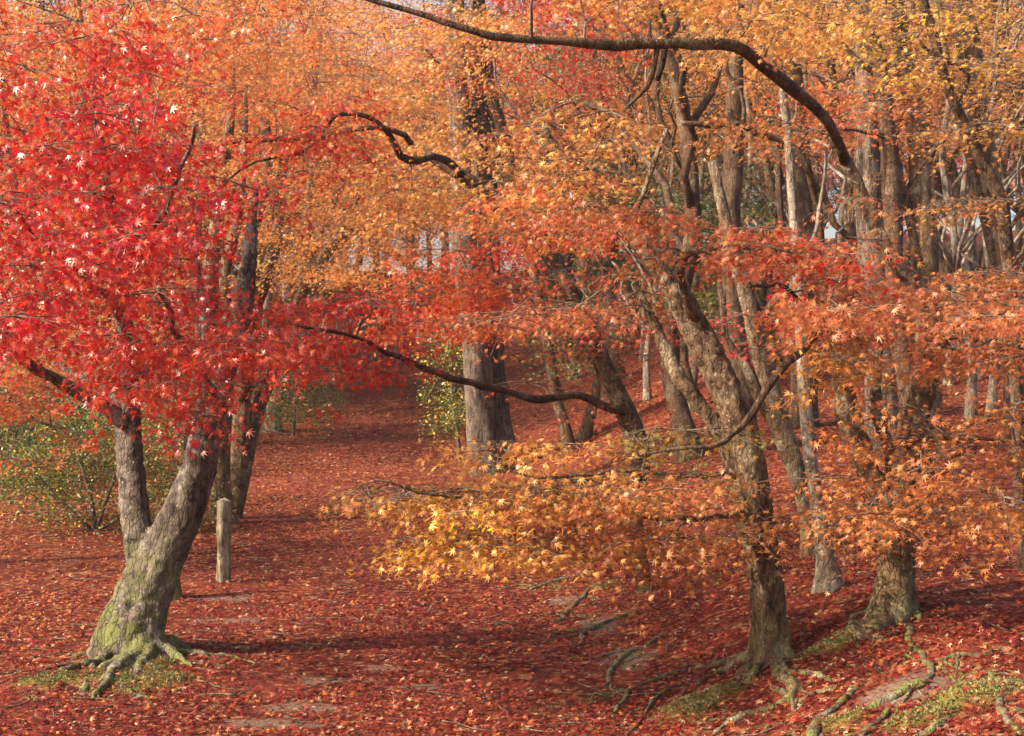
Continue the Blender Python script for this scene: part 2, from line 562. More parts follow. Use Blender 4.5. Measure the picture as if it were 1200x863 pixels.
def build_tree(name, label, base, stems, pads=(), limbs=(), roots=(), bark=None, leafmat=None, lod=1, leaf=0.06,
               cat='tree', group=None, hero=False, twig_tubes=True, per_pad=80, flare=0.35, d0=None, tilt=(32, 20), seg=14,
               pad_r=(0.35, 0.6), seed=1.0, wig=0.35, min_attach=0.8, limb_mat=None, lobes=5, amp=0.10, tier=0.24, thick=0.03):
    """base: ground pixel.  stems[0] is the trunk; points are (px, py, width_px, depth offset)."""
    b = gp(*base) if d0 is None else P(base[0], base[1], d0)
    D = b[1]
    root = thing(name, label, cat, b, group)
    bark = bark or M_BARK
    leafmat = leafmat or M_LEAF
    pool_p, pool_r = [], []

    def line(pts):
        q = []
        for p in pts:
            d = D + (p[3] if len(p) > 3 else 0)
            w = P(p[0], p[1], d)
            q.append([*w, max(0.004, p[2] * 0.44 / F * d)])
        return np.array(q)

    trunk = MB()
    for si, st in enumerate(stems):
        q = line(st)
        if si == 0:
            q[0, :3] = b
            q = np.vstack([[b[0] + (b[0] - q[1, 0]) * 0.3, b[1], b[2] - 0.22, q[0, 3] * 1.05], q])
        c = catmull(q, 0.07 if hero else 0.12)
        r = np.maximum(c[:, 3], 0.004)
        pts = c[:, :3].copy()
        w = vnoise(np.stack([pts[:, 2] * 1.7 + seed * 9 + si * 5, pts[:, 0], np.zeros(len(pts))], -1), 5)
        w2 = vnoise(np.stack([pts[:, 2] * 1.7 + seed * 3 + 40 + si * 5, pts[:, 1], np.ones(len(pts))], -1), 6)
        pts[:, 0] += wig * r * w
        pts[:, 1] += wig * r * w2
        trunk.tube(pts, r, 22 if hero else seg, bark_shape(seed + si * 1.7, amp, b[2] if si == 0 else None, flare if si == 0 else 0, lobes))
        ok = pts[:, 2] > b[2] + min_attach
        pool_p.append(pts[ok]); pool_r.append(r[ok])
    def root_tube(q, sink0, depth, mbr):
        """a gnarled surface root along ground points q = (x, y, r)"""
        c = catmull(np.array(q), 0.03)
        m = len(c)
        w = np.stack([c[:, 0] * 3.1 + seed, c[:, 1] * 3.1 + depth * 7, np.zeros(m)], -1)
        c[:, 0] += 0.05 * vnoise(w, 8) + 0.016 * vnoise(w * 3, 9)
        c[:, 1] += 0.07 * vnoise(w, 18) + 0.02 * vnoise(w * 3, 19)
        r = np.maximum(c[:, 2], 0.004) * (1 + 0.28 * vnoise(w * 2.2, 28))
        z = ground_h(c[:, 0], c[:, 1]) + r * ((0.28 if sink0 < 1 or depth else 0.05) + 0.3 * vnoise(w * 1.3, 38))
        t = np.linspace(0, 1, m)
        z = z - (1.7 * r) * (sstep(0.86, 1.0, t) + (1 - sstep(0, 0.12, t)) * sink0)
        if not sink0:
            db = np.linalg.norm(c[:, :2] - b[None, :2], axis=1)
            z = z + 0.5 * np.exp(-db / (0.55 * r_base)) * r_base
        mbr.tube(np.stack([c[:, 0], c[:, 1], z], -1), r, 10, bark_shape(seed + 3 + depth, 0.24))
        if depth < 2:
            for _ in range(3 if m > 26 else 2):
                k = int(rng.uniform(0.25, 0.75) * m)
                dx, dy = c[min(k + 4, m - 1), :2] - c[max(k - 4, 0), :2]
                an = math.atan2(dy, dx) + rng.choice([-1, 1]) * rng.uniform(0.35, 0.9)
                L = rng.uniform(0.35, 0.8) * (0.6 + 7 * r[k])
                q2 = [[c[k, 0] + math.cos(an + rng.normal(0, .25)) * L * f, c[k, 1] + math.sin(an + rng.normal(0, .25)) * L * f, r[k] * (0.62 - 0.5 * f)] for f in (0, .35, .7, 1)]
                root_tube(q2, 0.4, depth + 1, mbr)

    r_base = stems[0][0][2] * 0.44 / F * D
    for rt in roots:
        q = []
        for px, py, wpx in rt:
            g = gp(px, py)
            q.append([g[0], g[1], wpx * 0.46 / F * g[1]])
        near = abs(rt[0][0] - base[0]) < 48 and rt[0][1] < base[1] + 3
        if near:                                  # starts inside the foot of the trunk
            dv = np.array(q[1][:2]) - b[:2]
            if dv[1] > 0.02: dv[1] = -0.02
            dv = dv / np.linalg.norm(dv)
            q[0] = [b[0] + dv[0] * r_base * 0.35, b[1] + dv[1] * r_base * 0.35, q[0][2]]
        if near:
            root_tube(q, 0.0, 0, trunk)
        else:
            mbr = MB()
            root_tube(q, 1.0, 0, mbr)
            link('root', mbr.mesh('root', M_ROOT, b), root)
    me = trunk.mesh('trunk', bark, b)
    if hero:
        me = remeshed(me, 0.012, 3, 0.035, 0.07)
    link('trunk', me, root)

    for li, st in enumerate(limbs):
        mb = MB()
        q = line(st)
        c = catmull(q, 0.08)
        r = np.maximum(c[:, 3], 0.003)
        pts = c[:, :3].copy()
        s = np.cumsum(np.linalg.norm(np.gradient(pts, axis=0), axis=1))
        r = r * 0.80 * (1 + 0.16 * vnoise(np.stack([s * 5 + seed, s * 0, s * 0], -1), 22))
        for ax in range(3):
            pts[:, ax] += 0.012 * vnoise(np.stack([s * 8 + seed * 5 + li * 3, np.full(len(s), ax * 9.0), s * 0], -1), 13)
            pts[:, ax] += 0.045 * vnoise(np.stack([s * 2.3 + seed * 7 + li * 11, np.full(len(s), ax * 5.0), s * 0], -1), 12) * np.minimum(1, s / 0.3)
        mb.tube(pts, r, 12, bark_shape(seed + 9 + li, 0.12))
        link('limb', mb.mesh('limb', limb_mat or bark, b), root)
        pool_p.append(pts[3:]); pool_r.append(r[3:])

    if not len(pads):
        return root
    # foliage pads
    pool_p = np.vstack(pool_p); pool_r = np.concatenate(pool_r)
    spec = []
    for pd in pads:
        x0, y0, x1, y1, e0, e1, n, pal = pd[:8]
        opt = pd[8] if len(pd) > 8 else {}
        for k in range(n):
            a, rr = rng.uniform(0, 2 * math.pi), math.sqrt(rng.random())
            if opt.get('box'):
                u, v = rng.uniform(-1, 1, 2)
            else:
                u, v = rr * math.cos(a), rr * math.sin(a)
            v2 = v + opt.get('slant', 0) * u
            d = D + rng.uniform(e0, e1)
            w = P((x0 + x1) / 2 + u * (x1 - x0) / 2, (y0 + y1) / 2 + v2 * (y1 - y0) / 2, d)
            ts = opt.get('tier', tier)
            if ts:                                   # sprays lie in flat tiers that droop outward
                rad = math.hypot(w[0] - b[0], w[1] - b[1])
                ph = 0.05 * math.sin(w[0] * 1.3 + w[1] * 1.7)
                zz = w[2] + 0.10 * rad + ph
                w[2] = round(zz / ts) * ts - 0.10 * rad - ph + rng.normal(0, 0.09 * ts)
            spec.append((w, pal, opt))
    cen = np.array([s[0] for s in spec])
    dist = np.array([np.min(np.linalg.norm(pool_p - c, axis=1)) for c in cen])
    crown, twig = MB(), MB()
    for i in np.argsort(dist):
        c, pal, opt = spec[i]
        dv = c[None] - pool_p
        dd = np.linalg.norm(dv, axis=1)
        cost = dd * (1 + 0.5 * np.clip(-dv[:, 2] / (dd + 1e-6), 0, 1)) - 0.4 * np.minimum(pool_r, 0.05)
        j = int(np.argmin(cost))
        a, ra, L = pool_p[j], pool_r[j], dd[j]
        nn = max(4, int(L / 0.13))
        t = np.linspace(0, 1, nn)[:, None]
        ctrl = (a + c) / 2 + np.array([0, 0, 0.16 * L]) + rng.normal(0, 0.10 * L, 3)
        pts = (1 - t) ** 2 * a + 2 * t * (1 - t) * ctrl + t ** 2 * c
        wob = rng.normal(0, 0.012 + 0.012 * min(L, 1.5), (nn, 3)) * np.sin(t * math.pi)
        pts = pts + wob
        r0 = min(ra * 0.75, 0.005 + 0.0085 * L)
        rr = np.linspace(r0, 0.0035, nn)
        twig.tube(pts, rr, 6 if r0 > 0.008 else 4, close=False)
        pool_p = np.vstack([pool_p, pts[1:]]); pool_r = np.concatenate([pool_r, rr[1:]])
        pr = opt.get('r', pad_r)
        lf = opt.get('leaf', leaf)
        pad_leaves(crown, twig if twig_tubes else None, c, rng.uniform(*pr), int(opt.get('n', per_pad) * rng.uniform(0.6, 1.3)), lf,
                   opt.get('lod', lod), pal, opt.get('tilt', tilt), opt.get('mix'), opt.get('mixp', 0), opt.get('thick', thick))
    co = link('crown', crown.mesh('crown', leafmat, b), root)
    link('twigs', twig.mesh('twigs', M_TWIG, b), co)['kind'] = 'stuff'
    return root

# ------------------------------------------------------------------ the ground
def axis(lo, hi, fine_lo, fine_hi, step, grow):
    a = list(np.arange(fine_lo, fine_hi, step))
    s, v = step, fine_hi
    while v < hi:
        a.append(v); s *= grow; v += s
    a.append(hi)
    s, v = step, fine_lo - step
    while v > lo:
        a.insert(0, v); s *= grow; v -= s
    a.insert(0, lo)
    return np.array(a)

gx = axis(-170, 170, -5.5, 5.5, 0.085, 1.07)
gy = axis(-25, 420, 5.5, 15.0, 0.085, 1.035)
X, Y = np.meshgrid(gx, gy)
Z = ground_h(X, Y)

MOSS = [(150, 795, 0.42, 0.30), (172, 780, 0.25, 0.16), (810, 832, 0.26, 0.22), (850, 812, 0.22, 0.12), (905, 775, 0.22, 0.10), (1140, 812, 0.34, 0.16), (1085, 846, 0.22, 0.12), (985, 848, 0.2, 0.1),
        (60, 800, 0.25, 0.2), (960, 765, 0.25, 0.1), (740, 640, 0.25, 0.12), (705, 690, 0.15, 0.1)]
DIRT = [(350, 830, 0.30, 0.16), (310, 850, 0.42, 0.10), (490, 806, 0.16, 0.13), (375, 798, 0.2, 0.12), (255, 702, 0.35, 0.16), (268, 728, 0.4, 0.16),
        (1060, 800, 0.35, 0.2), (735, 770, 0.22, 0.5), (700, 735, 0.2, 0.4), (660, 705, 0.2, 0.3), (445, 785, 0.12, 0.1), (470, 590, 0.6, 0.4)]

def patch_mask(x, y, spots, seed):
    m = np.zeros_like(x)
    n = vnoise(np.stack([x.ravel() * 5, y.ravel() * 5, np.zeros(x.size)], -1), seed).reshape(x.shape)
    n2 = vnoise(np.stack([x.ravel() * 14, y.ravel() * 14, np.zeros(x.size)], -1), seed + 1).reshape(x.shape)
    for px, py, rx, ry in spots:
        g = gp(px, py)
        q = ((x - g[0]) / rx) ** 2 + ((y - g[1]) / ry) ** 2
        m = np.maximum(m, np.exp(-q * 1.2))
    return np.clip((m + 0.22 * n + 0.12 * n2 - 0.42) / 0.3, 0, 1)

gm = MB()
ny, nx = X.shape
i = np.arange(ny - 1)[:, None] * nx
j = np.arange(nx - 1)[None, :]
mossm = patch_mask(X, Y, MOSS, 31)
dirtm = patch_mask(X, Y, DIRT, 41)
Z = Z + 0.035 * mossm
gm.add(np.stack([X, Y, Z], -1).reshape(-1, 3), [np.stack([i + j, i + j + 1, i + nx + j + 1, i + nx + j], -1).reshape(-1, 4)])

mg, n, out, N = newmat('leaf_covered_ground')
geo = N('ShaderNodeNewGeometry')
pos = geo.outputs['Position']
vor = N('ShaderNodeTexVoronoi')
vor.inputs['Scale'].default_value = 22.0
vor.inputs['Randomness'].default_value = 1.0
nzd = noise_node(N, n, pos, 22, 3)
vm = N('ShaderNodeVectorMath', operation='MULTIPLY_ADD')
n.links.new(nzd.outputs['Color'], vm.inputs[0])
vm.inputs[1].default_value = (0.06, 0.06, 0.06)
n.links.new(pos, vm.inputs[2])
n.links.new(vm.outputs[0], vor.inputs['Vector'])
sc_ = N('ShaderNodeSeparateColor')
n.links.new(vor.outputs['Color'], sc_.inputs[0])
leafc = rampnode(N, n, sc_.outputs['Red'], [(0.0, (0.06, 0.014, 0.010)), (0.3, (0.13, 0.018, 0.012)), (0.55, (0.22, 0.032, 0.017)), (0.78, (0.32, 0.085, 0.03)), (0.95, (0.42, 0.22, 0.11))]).outputs[0]
edge = rampnode(N, n, vor.outputs['Distance'], [(0.0, (1, 1, 1)), (0.75, (0.35, 0.3, 0.3))]).outputs[0]
c = mixcol(N, n, 1.0, leafc, edge, 'MULTIPLY')
big = noise_node(N, n, pos, 0.45, 4)
c = mixcol(N, n, rampnode(N, n, big.outputs['Fac'], [(0.4, (0, 0, 0)), (0.65, (0.4,) * 3)]).outputs[0], c, (0.26, 0.06, 0.035))
ad = N('ShaderNodeAttribute', attribute_name='dirt')
am = N('ShaderNodeAttribute', attribute_name='moss')
nd = noise_node(N, n, pos, 45, 4)
c = mixcol(N, n, ad.outputs['Fac'], c, rampnode(N, n, nd.outputs['Fac'], [(0.3, (0.08, 0.042, 0.03)), (0.7, (0.24, 0.155, 0.115))]).outputs[0])
nm = noise_node(N, n, pos, 120, 3)
c = mixcol(N, n, am.outputs['Fac'], c, rampnode(N, n, nm.outputs['Fac'], [(0.3, (0.05, 0.06, 0.012)), (0.6, (0.20, 0.19, 0.045)), (0.75, (0.34, 0.28, 0.10))]).outputs[0])
b_ = N('ShaderNodeBsdfPrincipled')
b_.inputs['Roughness'].default_value = 0.8
b_.inputs['Specular IOR Level'].default_value = 0.1
n.links.new(c, b_.inputs['Base Color'])
bp = N('ShaderNodeBump')
bp.inputs['Strength'].default_value = 0.9
bp.inputs['Distance'].default_value = 0.03
hh = math_node(N, n, 'ADD', sc_.outputs['Green'], math_node(N, n, 'MULTIPLY', nm.outputs['Fac'], 0.5))
n.links.new(hh, bp.inputs['Height'])
n.links.new(bp.outputs[0], b_.inputs['Normal'])
n.links.new(b_.outputs[0], out.inputs['Surface'])

gme = gm.mesh('ground', mg)
for nm_, arr in (('dirt', dirtm), ('moss', mossm)):
    at = gme.attributes.new(nm_, 'FLOAT', 'POINT')
    at.data.foreach_set('value', arr.astype(np.float32).ravel())
tag(link('ground', gme), 'leaf strewn forest floor rising behind the path', 'ground', None, 'structure')

# fallen leaves: nobody could count them
def litter():
    mb = MB()
    bands = [(5.2, 8.5, 2000, 0.042, 1), (8.5, 12.0, 1250, 0.044, 1), (12.0, 18.0, 520, 0.052, 2), (18.0, 28.0, 150, 0.08, 2), (28.0, 46.0, 45, 0.12, 2)]
    for y0, y1, dens, size, lod in bands:
        hw = 0.40
        area = (y1 ** 2 - y0 ** 2) * hw
        m = int(area * dens)
        y = np.sqrt(rng.uniform(y0 ** 2, y1 ** 2, m))
        x = rng.uniform(-hw, hw, m) * y
        bare = np.maximum(patch_mask(x, y, DIRT, 41) * 0.80, patch_mask(x, y, MOSS, 31) * 0.62)
        thin = 0.55 * sstep(0.0, 0.7, fbm(np.stack([x * 1.4, y * 1.4, x * 0], -1), 3, 77))
        keep = rng.random(m) > np.maximum(bare, thin)
        x, y = x[keep], y[keep]
        m = len(x)
        z = ground_h(x, y) + 0.035 * patch_mask(x, y, MOSS, 31) + rng.uniform(0.002, 0.022, m)
        az = rng.uniform(0, 2 * math.pi, m)
        fwd = np.stack([np.cos(az), np.sin(az), np.zeros(m)], -1)
        nrm = tilted_normals(m, 20, 20)
        # red below the near trees, more orange and tan on the left verge and far along the path, partly sunlit ground put into the colour
        u = x - np.interp(y, EDGE_Y, EDGE_X)
        c = pal_colors('litter', m)
        po = 0.09 + 0.36 * sstep(11, 22, y) + 0.34 * (1 - sstep(-4.2, -2.2, x)) * sstep(8.5, 11, y)
        s = rng.random(m)
        o = s < po
        c[o] = pal_colors('orange', int(o.sum())) * np.array([0.66, 0.52, 0.6])
        tn = rng.random(m) < 0.10
        c[tn] = np.array([0.46, 0.27, 0.17]) * rng.uniform(0.6, 1.25, (int(tn.sum()), 1))
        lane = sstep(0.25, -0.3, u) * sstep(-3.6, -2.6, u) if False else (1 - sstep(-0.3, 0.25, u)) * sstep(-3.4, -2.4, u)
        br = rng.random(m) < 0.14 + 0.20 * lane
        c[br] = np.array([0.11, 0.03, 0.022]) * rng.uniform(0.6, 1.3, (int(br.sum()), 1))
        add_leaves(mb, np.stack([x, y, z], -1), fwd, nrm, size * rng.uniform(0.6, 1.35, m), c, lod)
    return link('fallen_leaves', mb.mesh('fallen_leaves', M_LITTER))
tag(litter(), 'fallen red and orange maple leaves covering the ground', 'fallen leaves', None, 'stuff')

def moss_tufts():
    """little upright moss leaves on the moss cushions"""
    mb = MB()
    m = 900000
    y = np.sqrt(rng.uniform(5.5 ** 2, 12.5 ** 2, m))
    x = rng.uniform(-0.4, 0.4, m) * y
    cand = np.zeros(m, bool)
    for px, py, rx, ry in MOSS:
        g = gp(px, py)
        cand |= ((x - g[0]) / (rx * 1.6)) ** 2 + ((y - g[1]) / (ry * 1.6)) ** 2 < 1
    x, y = x[cand], y[cand]
    mk = patch_mask(x, y, MOSS, 31)
    k = rng.random(len(x)) < mk * (0.35 + 0.6 * sstep(-.3, .4, fbm(np.stack([x * 7, y * 7, x * 0], -1), 2, 91)))
    x, y, mk = x[k], y[k], mk[k]
    m = len(x)
    z = ground_h(x, y) + 0.035 * mk
    az = rng.uniform(0, 6.28, m)
    fwd = np.stack([np.cos(az), np.sin(az), rng.uniform(.5, 2.2, m)], -1)
    nrm = unit(np.stack([-np.sin(az), np.cos(az), rng.normal(0, .4, m)], -1))
    t = np.clip(rng.random((m, 1)) * 0.6 + 0.5 * (0.5 + fbm(np.stack([x * 9, y * 9, x * 0], -1), 2, 5))[:, None] - .1, 0, 1)
    c = np.array([(0.07, 0.07, 0.018)]) * (1 - t) + np.array([(0.27, 0.22, 0.075)]) * t
    add_leaves(mb, np.stack([x, y, z], -1), unit(fwd), nrm, rng.uniform(.012, .03, m), c, 3)
    tag(link('moss', mb.mesh('moss', M_GREEN)), 'short yellow green moss cushions between the roots', 'moss', None, 'stuff')
moss_tufts()

def ground_twigs():
    mb = MB()
    for _ in range(420):
        y = math.sqrt(rng.uniform(36, 300)); x = rng.uniform(-.38, .38) * y
        a, L = rng.uniform(0, 6.28), rng.uniform(.08, .35)
        t = np.linspace(-.5, .5, 5)
        px_ = x + np.cos(a) * L * t + rng.normal(0, .012, 5); py_ = y + np.sin(a) * L * t + rng.normal(0, .012, 5)
        mb.tube(np.stack([px_, py_, ground_h(px_, py_) + rng.uniform(.012, .03)], -1), np.linspace(.005, .002, 5) * rng.uniform(.6, 1.2), 4)
    tag(link('fallen_twigs', mb.mesh('fallen_twigs', M_TWIG)), 'small broken twigs scattered among the fallen leaves', 'twigs', None, 'stuff')
ground_twigs()

# ------------------------------------------------------------------ the big crimson maple on the left
build_tree('maple_tree', 'large crimson maple with mossy forked trunk on the left of the path', (165, 764),
    stems=[
        [(165, 764, 88), (168, 715, 76), (176, 668, 70), (192, 632, 60), (212, 596, 53), (229, 558, 48), (241, 510, 44), (250, 468, 39, .05), (262, 425, 34, .1), (276, 375, 32, .2), (288, 318, 24, .3), (296, 260, 15, .4), (302, 210, 7, .5)],
        [(172, 668, 44, .02), (163, 618, 40, .05), (157, 560, 35, .1), (152, 500, 33, .1), (149, 440, 29, .0), (146, 370, 24, -.1), (138, 300, 19, -.3), (128, 220, 14, -.5), (110, 130, 9, -.8)],
        [(226, 560, 30, .18), (228, 520, 26, .25), (240, 478, 22, .35), (246, 430, 18, .5), (240, 370, 15, .7), (226, 300, 12, .9)],
    ],
    limbs=[
        [(152, 500, 26, .05), (128, 482, 25, -.05), (98, 462, 23, -.15), (64, 440, 21, -.25), (32, 416, 18, -.4), (2, 385, 14, -.6), (-50, 340, 10, -.8)],
        [(150, 478, 15, .15), (124, 462, 13, .3), (96, 440, 11, .4), (70, 415, 8, .5)],
        [(146, 380, 14, -.1), (110, 330, 11, -.7), (60, 280, 8, -1.2), (10, 240, 6, -1.5)],
        [(140, 320, 13, -.2), (180, 260, 10, -.9), (210, 200, 8, -1.5), (235, 150, 6, -1.8)],
        [(250, 465, 14, .05), (232, 420, 12, -.6), (205, 380, 9, -1.2), (180, 340, 7, -1.6)],
    ],
    roots=[
        [(150, 760, 30), (132, 772, 22), (112, 780, 13), (88, 786, 10), (66, 794, 9), (46, 806, 6)],
        [(155, 762, 34), (140, 780, 24), (122, 790, 17), (106, 800, 11), (94, 812, 6)],
        [(160, 764, 34), (150, 785, 26), (134, 800, 17), (116, 812, 11), (100, 822, 6)],
        [(170, 764, 30), (168, 785, 18), (160, 800, 10), (152, 812, 5)],
        [(180, 764, 26), (196, 772, 15), (212, 775, 9), (228, 784, 5)],
        [(184, 762, 24), (206, 762, 14), (226, 764, 7), (240, 768, 4)],
        [(148, 758, 24), (120, 762, 15), (96, 768, 10), (70, 772, 6)],
        [(112, 776, 8), (104, 800, 12), (100, 814, 7)],
    ],
    pads=[
        (-60, 90, 90, 200, -2.4, .4, 11, 'crimson', {'slant': .3, 'mix': 'verm', 'mixp': .2}), (60, 95, 190, 175, -2.4, .4, 12, 'crimson', {'slant': .5, 'mix': 'verm', 'mixp': .2}),
        (-30, 190, 130, 300, -2.8, .2, 18, 'crimson', {'mix': 'verm', 'mixp': .16}), (100, 160, 235, 250, -2.6, .6, 15, 'crimson', {'slant': .4}),
        (180, 190, 290, 270, -1.8, .8, 9, 'crimson', {'slant': .5, 'mix': 'verm', 'mixp': .3}),
        (110, 240, 250, 330, -2.8, .2, 16, 'crimson', {'mix': 'verm', 'mixp': .16}), (-60, 280, 60, 400, -2.4, .2, 11, 'crimson', {'mix': 'verm', 'mixp': .16}),
        (40, 290, 150, 350, -2.2, .2, 9, 'crimson', {'slant': .3, 'mix': 'verm', 'mixp': .2}), (140, 300, 260, 370, -2.4, .2, 9, 'crimson', {'slant': .3, 'mix': 'verm', 'mixp': .2}),
        (-40, 360, 30, 410, -2.0, .2, 3, 'red'), (20, 330, 100, 375, -2.0, .4, 3, 'crimson', {'r': (.2, .35)}),
        (90, 370, 200, 430, -2.4, -.2, 9, 'crimson', {'r': (.22, .38), 'mix': 'verm', 'mixp': .2}),
        (120, 410, 220, 490, -2.4, -.4, 7, 'red', {'r': (.22, .38), 'mix': 'verm', 'mixp': .35}),
        (190, 400, 290, 480, -2.0, -.2, 6, 'red', {'r': (.22, .38), 'mix': 'verm', 'mixp': .5}),
        (140, 470, 200, 520, -2.2, -.8, 3, 'red', {'r': (.16, .28), 'n': 36}), (215, 470, 262, 528, -2.0, -.4, 4, 'crimson', {'r': (.14, .25), 'n': 32}),
        (240, 340, 370, 440, -2.4, -.4, 13, 'red', {'mix': 'verm', 'mixp': .3, 'r': (.22, .4)}),
        (60, 10, 200, 90, -1.8, .6, 12, 'red', {'slant': .4}), (-60, 0, 70, 90, -1.5, .6, 8, 'verm', {'slant': .3}),
        (170, -70, 330, 60, -1.2, .6, 6, 'verm'), (-700, -250, -180, 270, -2.4, -.6, 36, 'crimson', {'r': (.35, .55)}), (-160, 0, -20, 300, -2.0, .6, 13, 'crimson', {'mix': 'verm', 'mixp': .16}), (-60, -150, 250, -20, -1.5, 1, 17, 'crimson', {'mix': 'verm', 'mixp': .16}),  # sprays far outside the left edge are added to shade the foreground
    ],
    bark=M_BARKM, leafmat=M_LEAFR, lod=0, leaf=0.062, hero=True, flare=0.30, per_pad=100, pad_r=(.24, .42), tilt=(50, 24), seed=2.3, tier=.2, thick=.05, min_attach=1.4)

build_tree('tree_stump', 'short mossy stump hidden behind the crimson maple trunk', (196, 702),
    stems=[[(196, 702, 30), (197, 672, 24), (201, 640, 20), (208, 610, 15)]], bark=M_BARKM, flare=.5, seed=5.1, cat='stump', amp=.25)

# ------------------------------------------------------------------ right foreground maples
build_tree('maple_tree', 'rust leaved maple with leaning trunk and long spray over the bank', (902, 772),
    stems=[
        [(902, 772, 54), (899, 720, 45), (897, 670, 43), (893, 620, 41), (888, 570, 41), (878, 525, 42), (862, 475, 42), (838, 425, 41), (812, 375, 39), (788, 330, 35), (760, 295, 30), (728, 258, 24), (692, 218, 18), (655, 178, 15), (630, 140, 12)],
        [(893, 660, 26, .02), (874, 622, 19, .04), (864, 585, 19, .05), (858, 545, 20, .08), (848, 512, 21, .1), (826, 480, 20, .1), (800, 447, 20, .12), (778, 405, 18, .15), (760, 368, 14, .2), (742, 330, 10, .3)],
    ],
    limbs=[
        [(868, 600, 10, -.05), (820, 612, 9, -.25), (760, 614, 8, -.4), (690, 603, 7, -.5), (620, 598, 6, -.6), (560, 585, 5, -.7), (500, 585, 4, -.8), (450, 572, 3, -.9), (395, 598, 2, -1.)],
        [(862, 560, 9, -.05), (800, 555, 8, -.3), (720, 550, 6, -.5), (640, 560, 5, -.6), (560, 545, 4, -.6)],
        [(812, 375, 18, -.05), (800, 330, 14, -.2), (820, 300, 11, -.4), (880, 285, 8, -.7), (940, 300, 6, -.9)],
        [(738, 270, 12, .0), (745, 230, 9, -.1), (766, 180, 8, -.1), (776, 152, 6, -.1)],
    ],
    roots=[
        [(890, 758, 26), (870, 772, 16), (845, 788, 10), (815, 806, 7)],
        [(898, 764, 26), (880, 780, 14), (866, 792, 8)],
        [(915, 764, 24), (940, 768, 10), (968, 770, 5)],
        [(884, 757, 16), (868, 775, 10), (852, 783, 6)],
        [(893, 772, 16), (880, 795, 13), (850, 808, 13), (820, 816, 13), (788, 832, 11), (755, 850, 7)],
        [(906, 772, 16), (925, 800, 13), (905, 826, 15), (880, 840, 13), (850, 854, 11), (815, 876, 7)],
        [(912, 772, 14), (950, 790, 10), (985, 798, 8)],
        [(1010, 802, 8), (985, 820, 11), (968, 838, 14), (955, 858, 15), (945, 885, 12)],
        [(812, 778, 6), (780, 792, 8), (752, 806, 9), (732, 824, 8), (712, 846, 5)], [(800, 800, 5), (770, 822, 8), (748, 842, 6), (730, 866, 4)],
        [(800, 735, 5), (765, 752, 7), (735, 768, 9), (718, 784, 9), (700, 812, 6), (690, 830, 4)],
        [(755, 712, 5), (722, 728, 7), (698, 738, 8), (676, 752, 5), (660, 770, 4)],
        [(712, 684, 4), (684, 700, 6), (668, 712, 8), (652, 734, 5)],
        [(690, 672, 4), (650, 684, 7), (618, 694, 4)],
        [(905, 800, 5), (918, 816, 9), (922, 832, 6)],
        [(800, 806, 4), (802, 826, 6), (795, 842, 4)],
    ],
    pads=[
        (600, 545, 885, 665, -1.1, .3, 36, 'rust', {'mix': 'olive', 'mixp': .07}),
        (455, 545, 680, 655, -1.3, -.1, 34, 'orange', {'mix': 'gold', 'mixp': .5, 'n': 90}),
        (465, 575, 610, 662, -1.4, -.3, 15, 'yellow', {'n': 80, 'mix': 'orange', 'mixp': .25, 'r': (.2, .36)}),  # brighter yellow at the tip, partly sunlight put into the leaf colour
        (410, 550, 500, 612, -1.3, -.4, 9, 'gold', {'n': 30, 'r': (.2, .35)}),
        (560, 520, 700, 580, -1.0, .2, 12, 'gold'),
        (720, 495, 860, 560, -.9, .3, 8, 'olive', {'n': 60}),
        (620, 225, 800, 290, -1.2, .2, 9, 'pink', {'slant': .15}),
        (640, 320, 790, 375, .3, .9, 8, 'pink', {'n': 70}),
        (800, 270, 1010, 325, -1.4, -.2, 15, 'pink', {'slant': .8, 'r': (.2, .36), 'tier': .12, 'mix': 'red', 'mixp': .2}),
        (520, 220, 700, 310, -.2, .8, 8, 'orange', {'mix': 'verm', 'mixp': .35}),
        (580, 330, 740, 390, -.6, .6, 9, 'pink', {'n': 80}),
    ],
    bark=M_BARK, lod=0, leaf=0.053, hero=True, flare=.30, per_pad=145, pad_r=(.26, .46), tilt=(40, 22), seed=4.7, min_attach=.9)

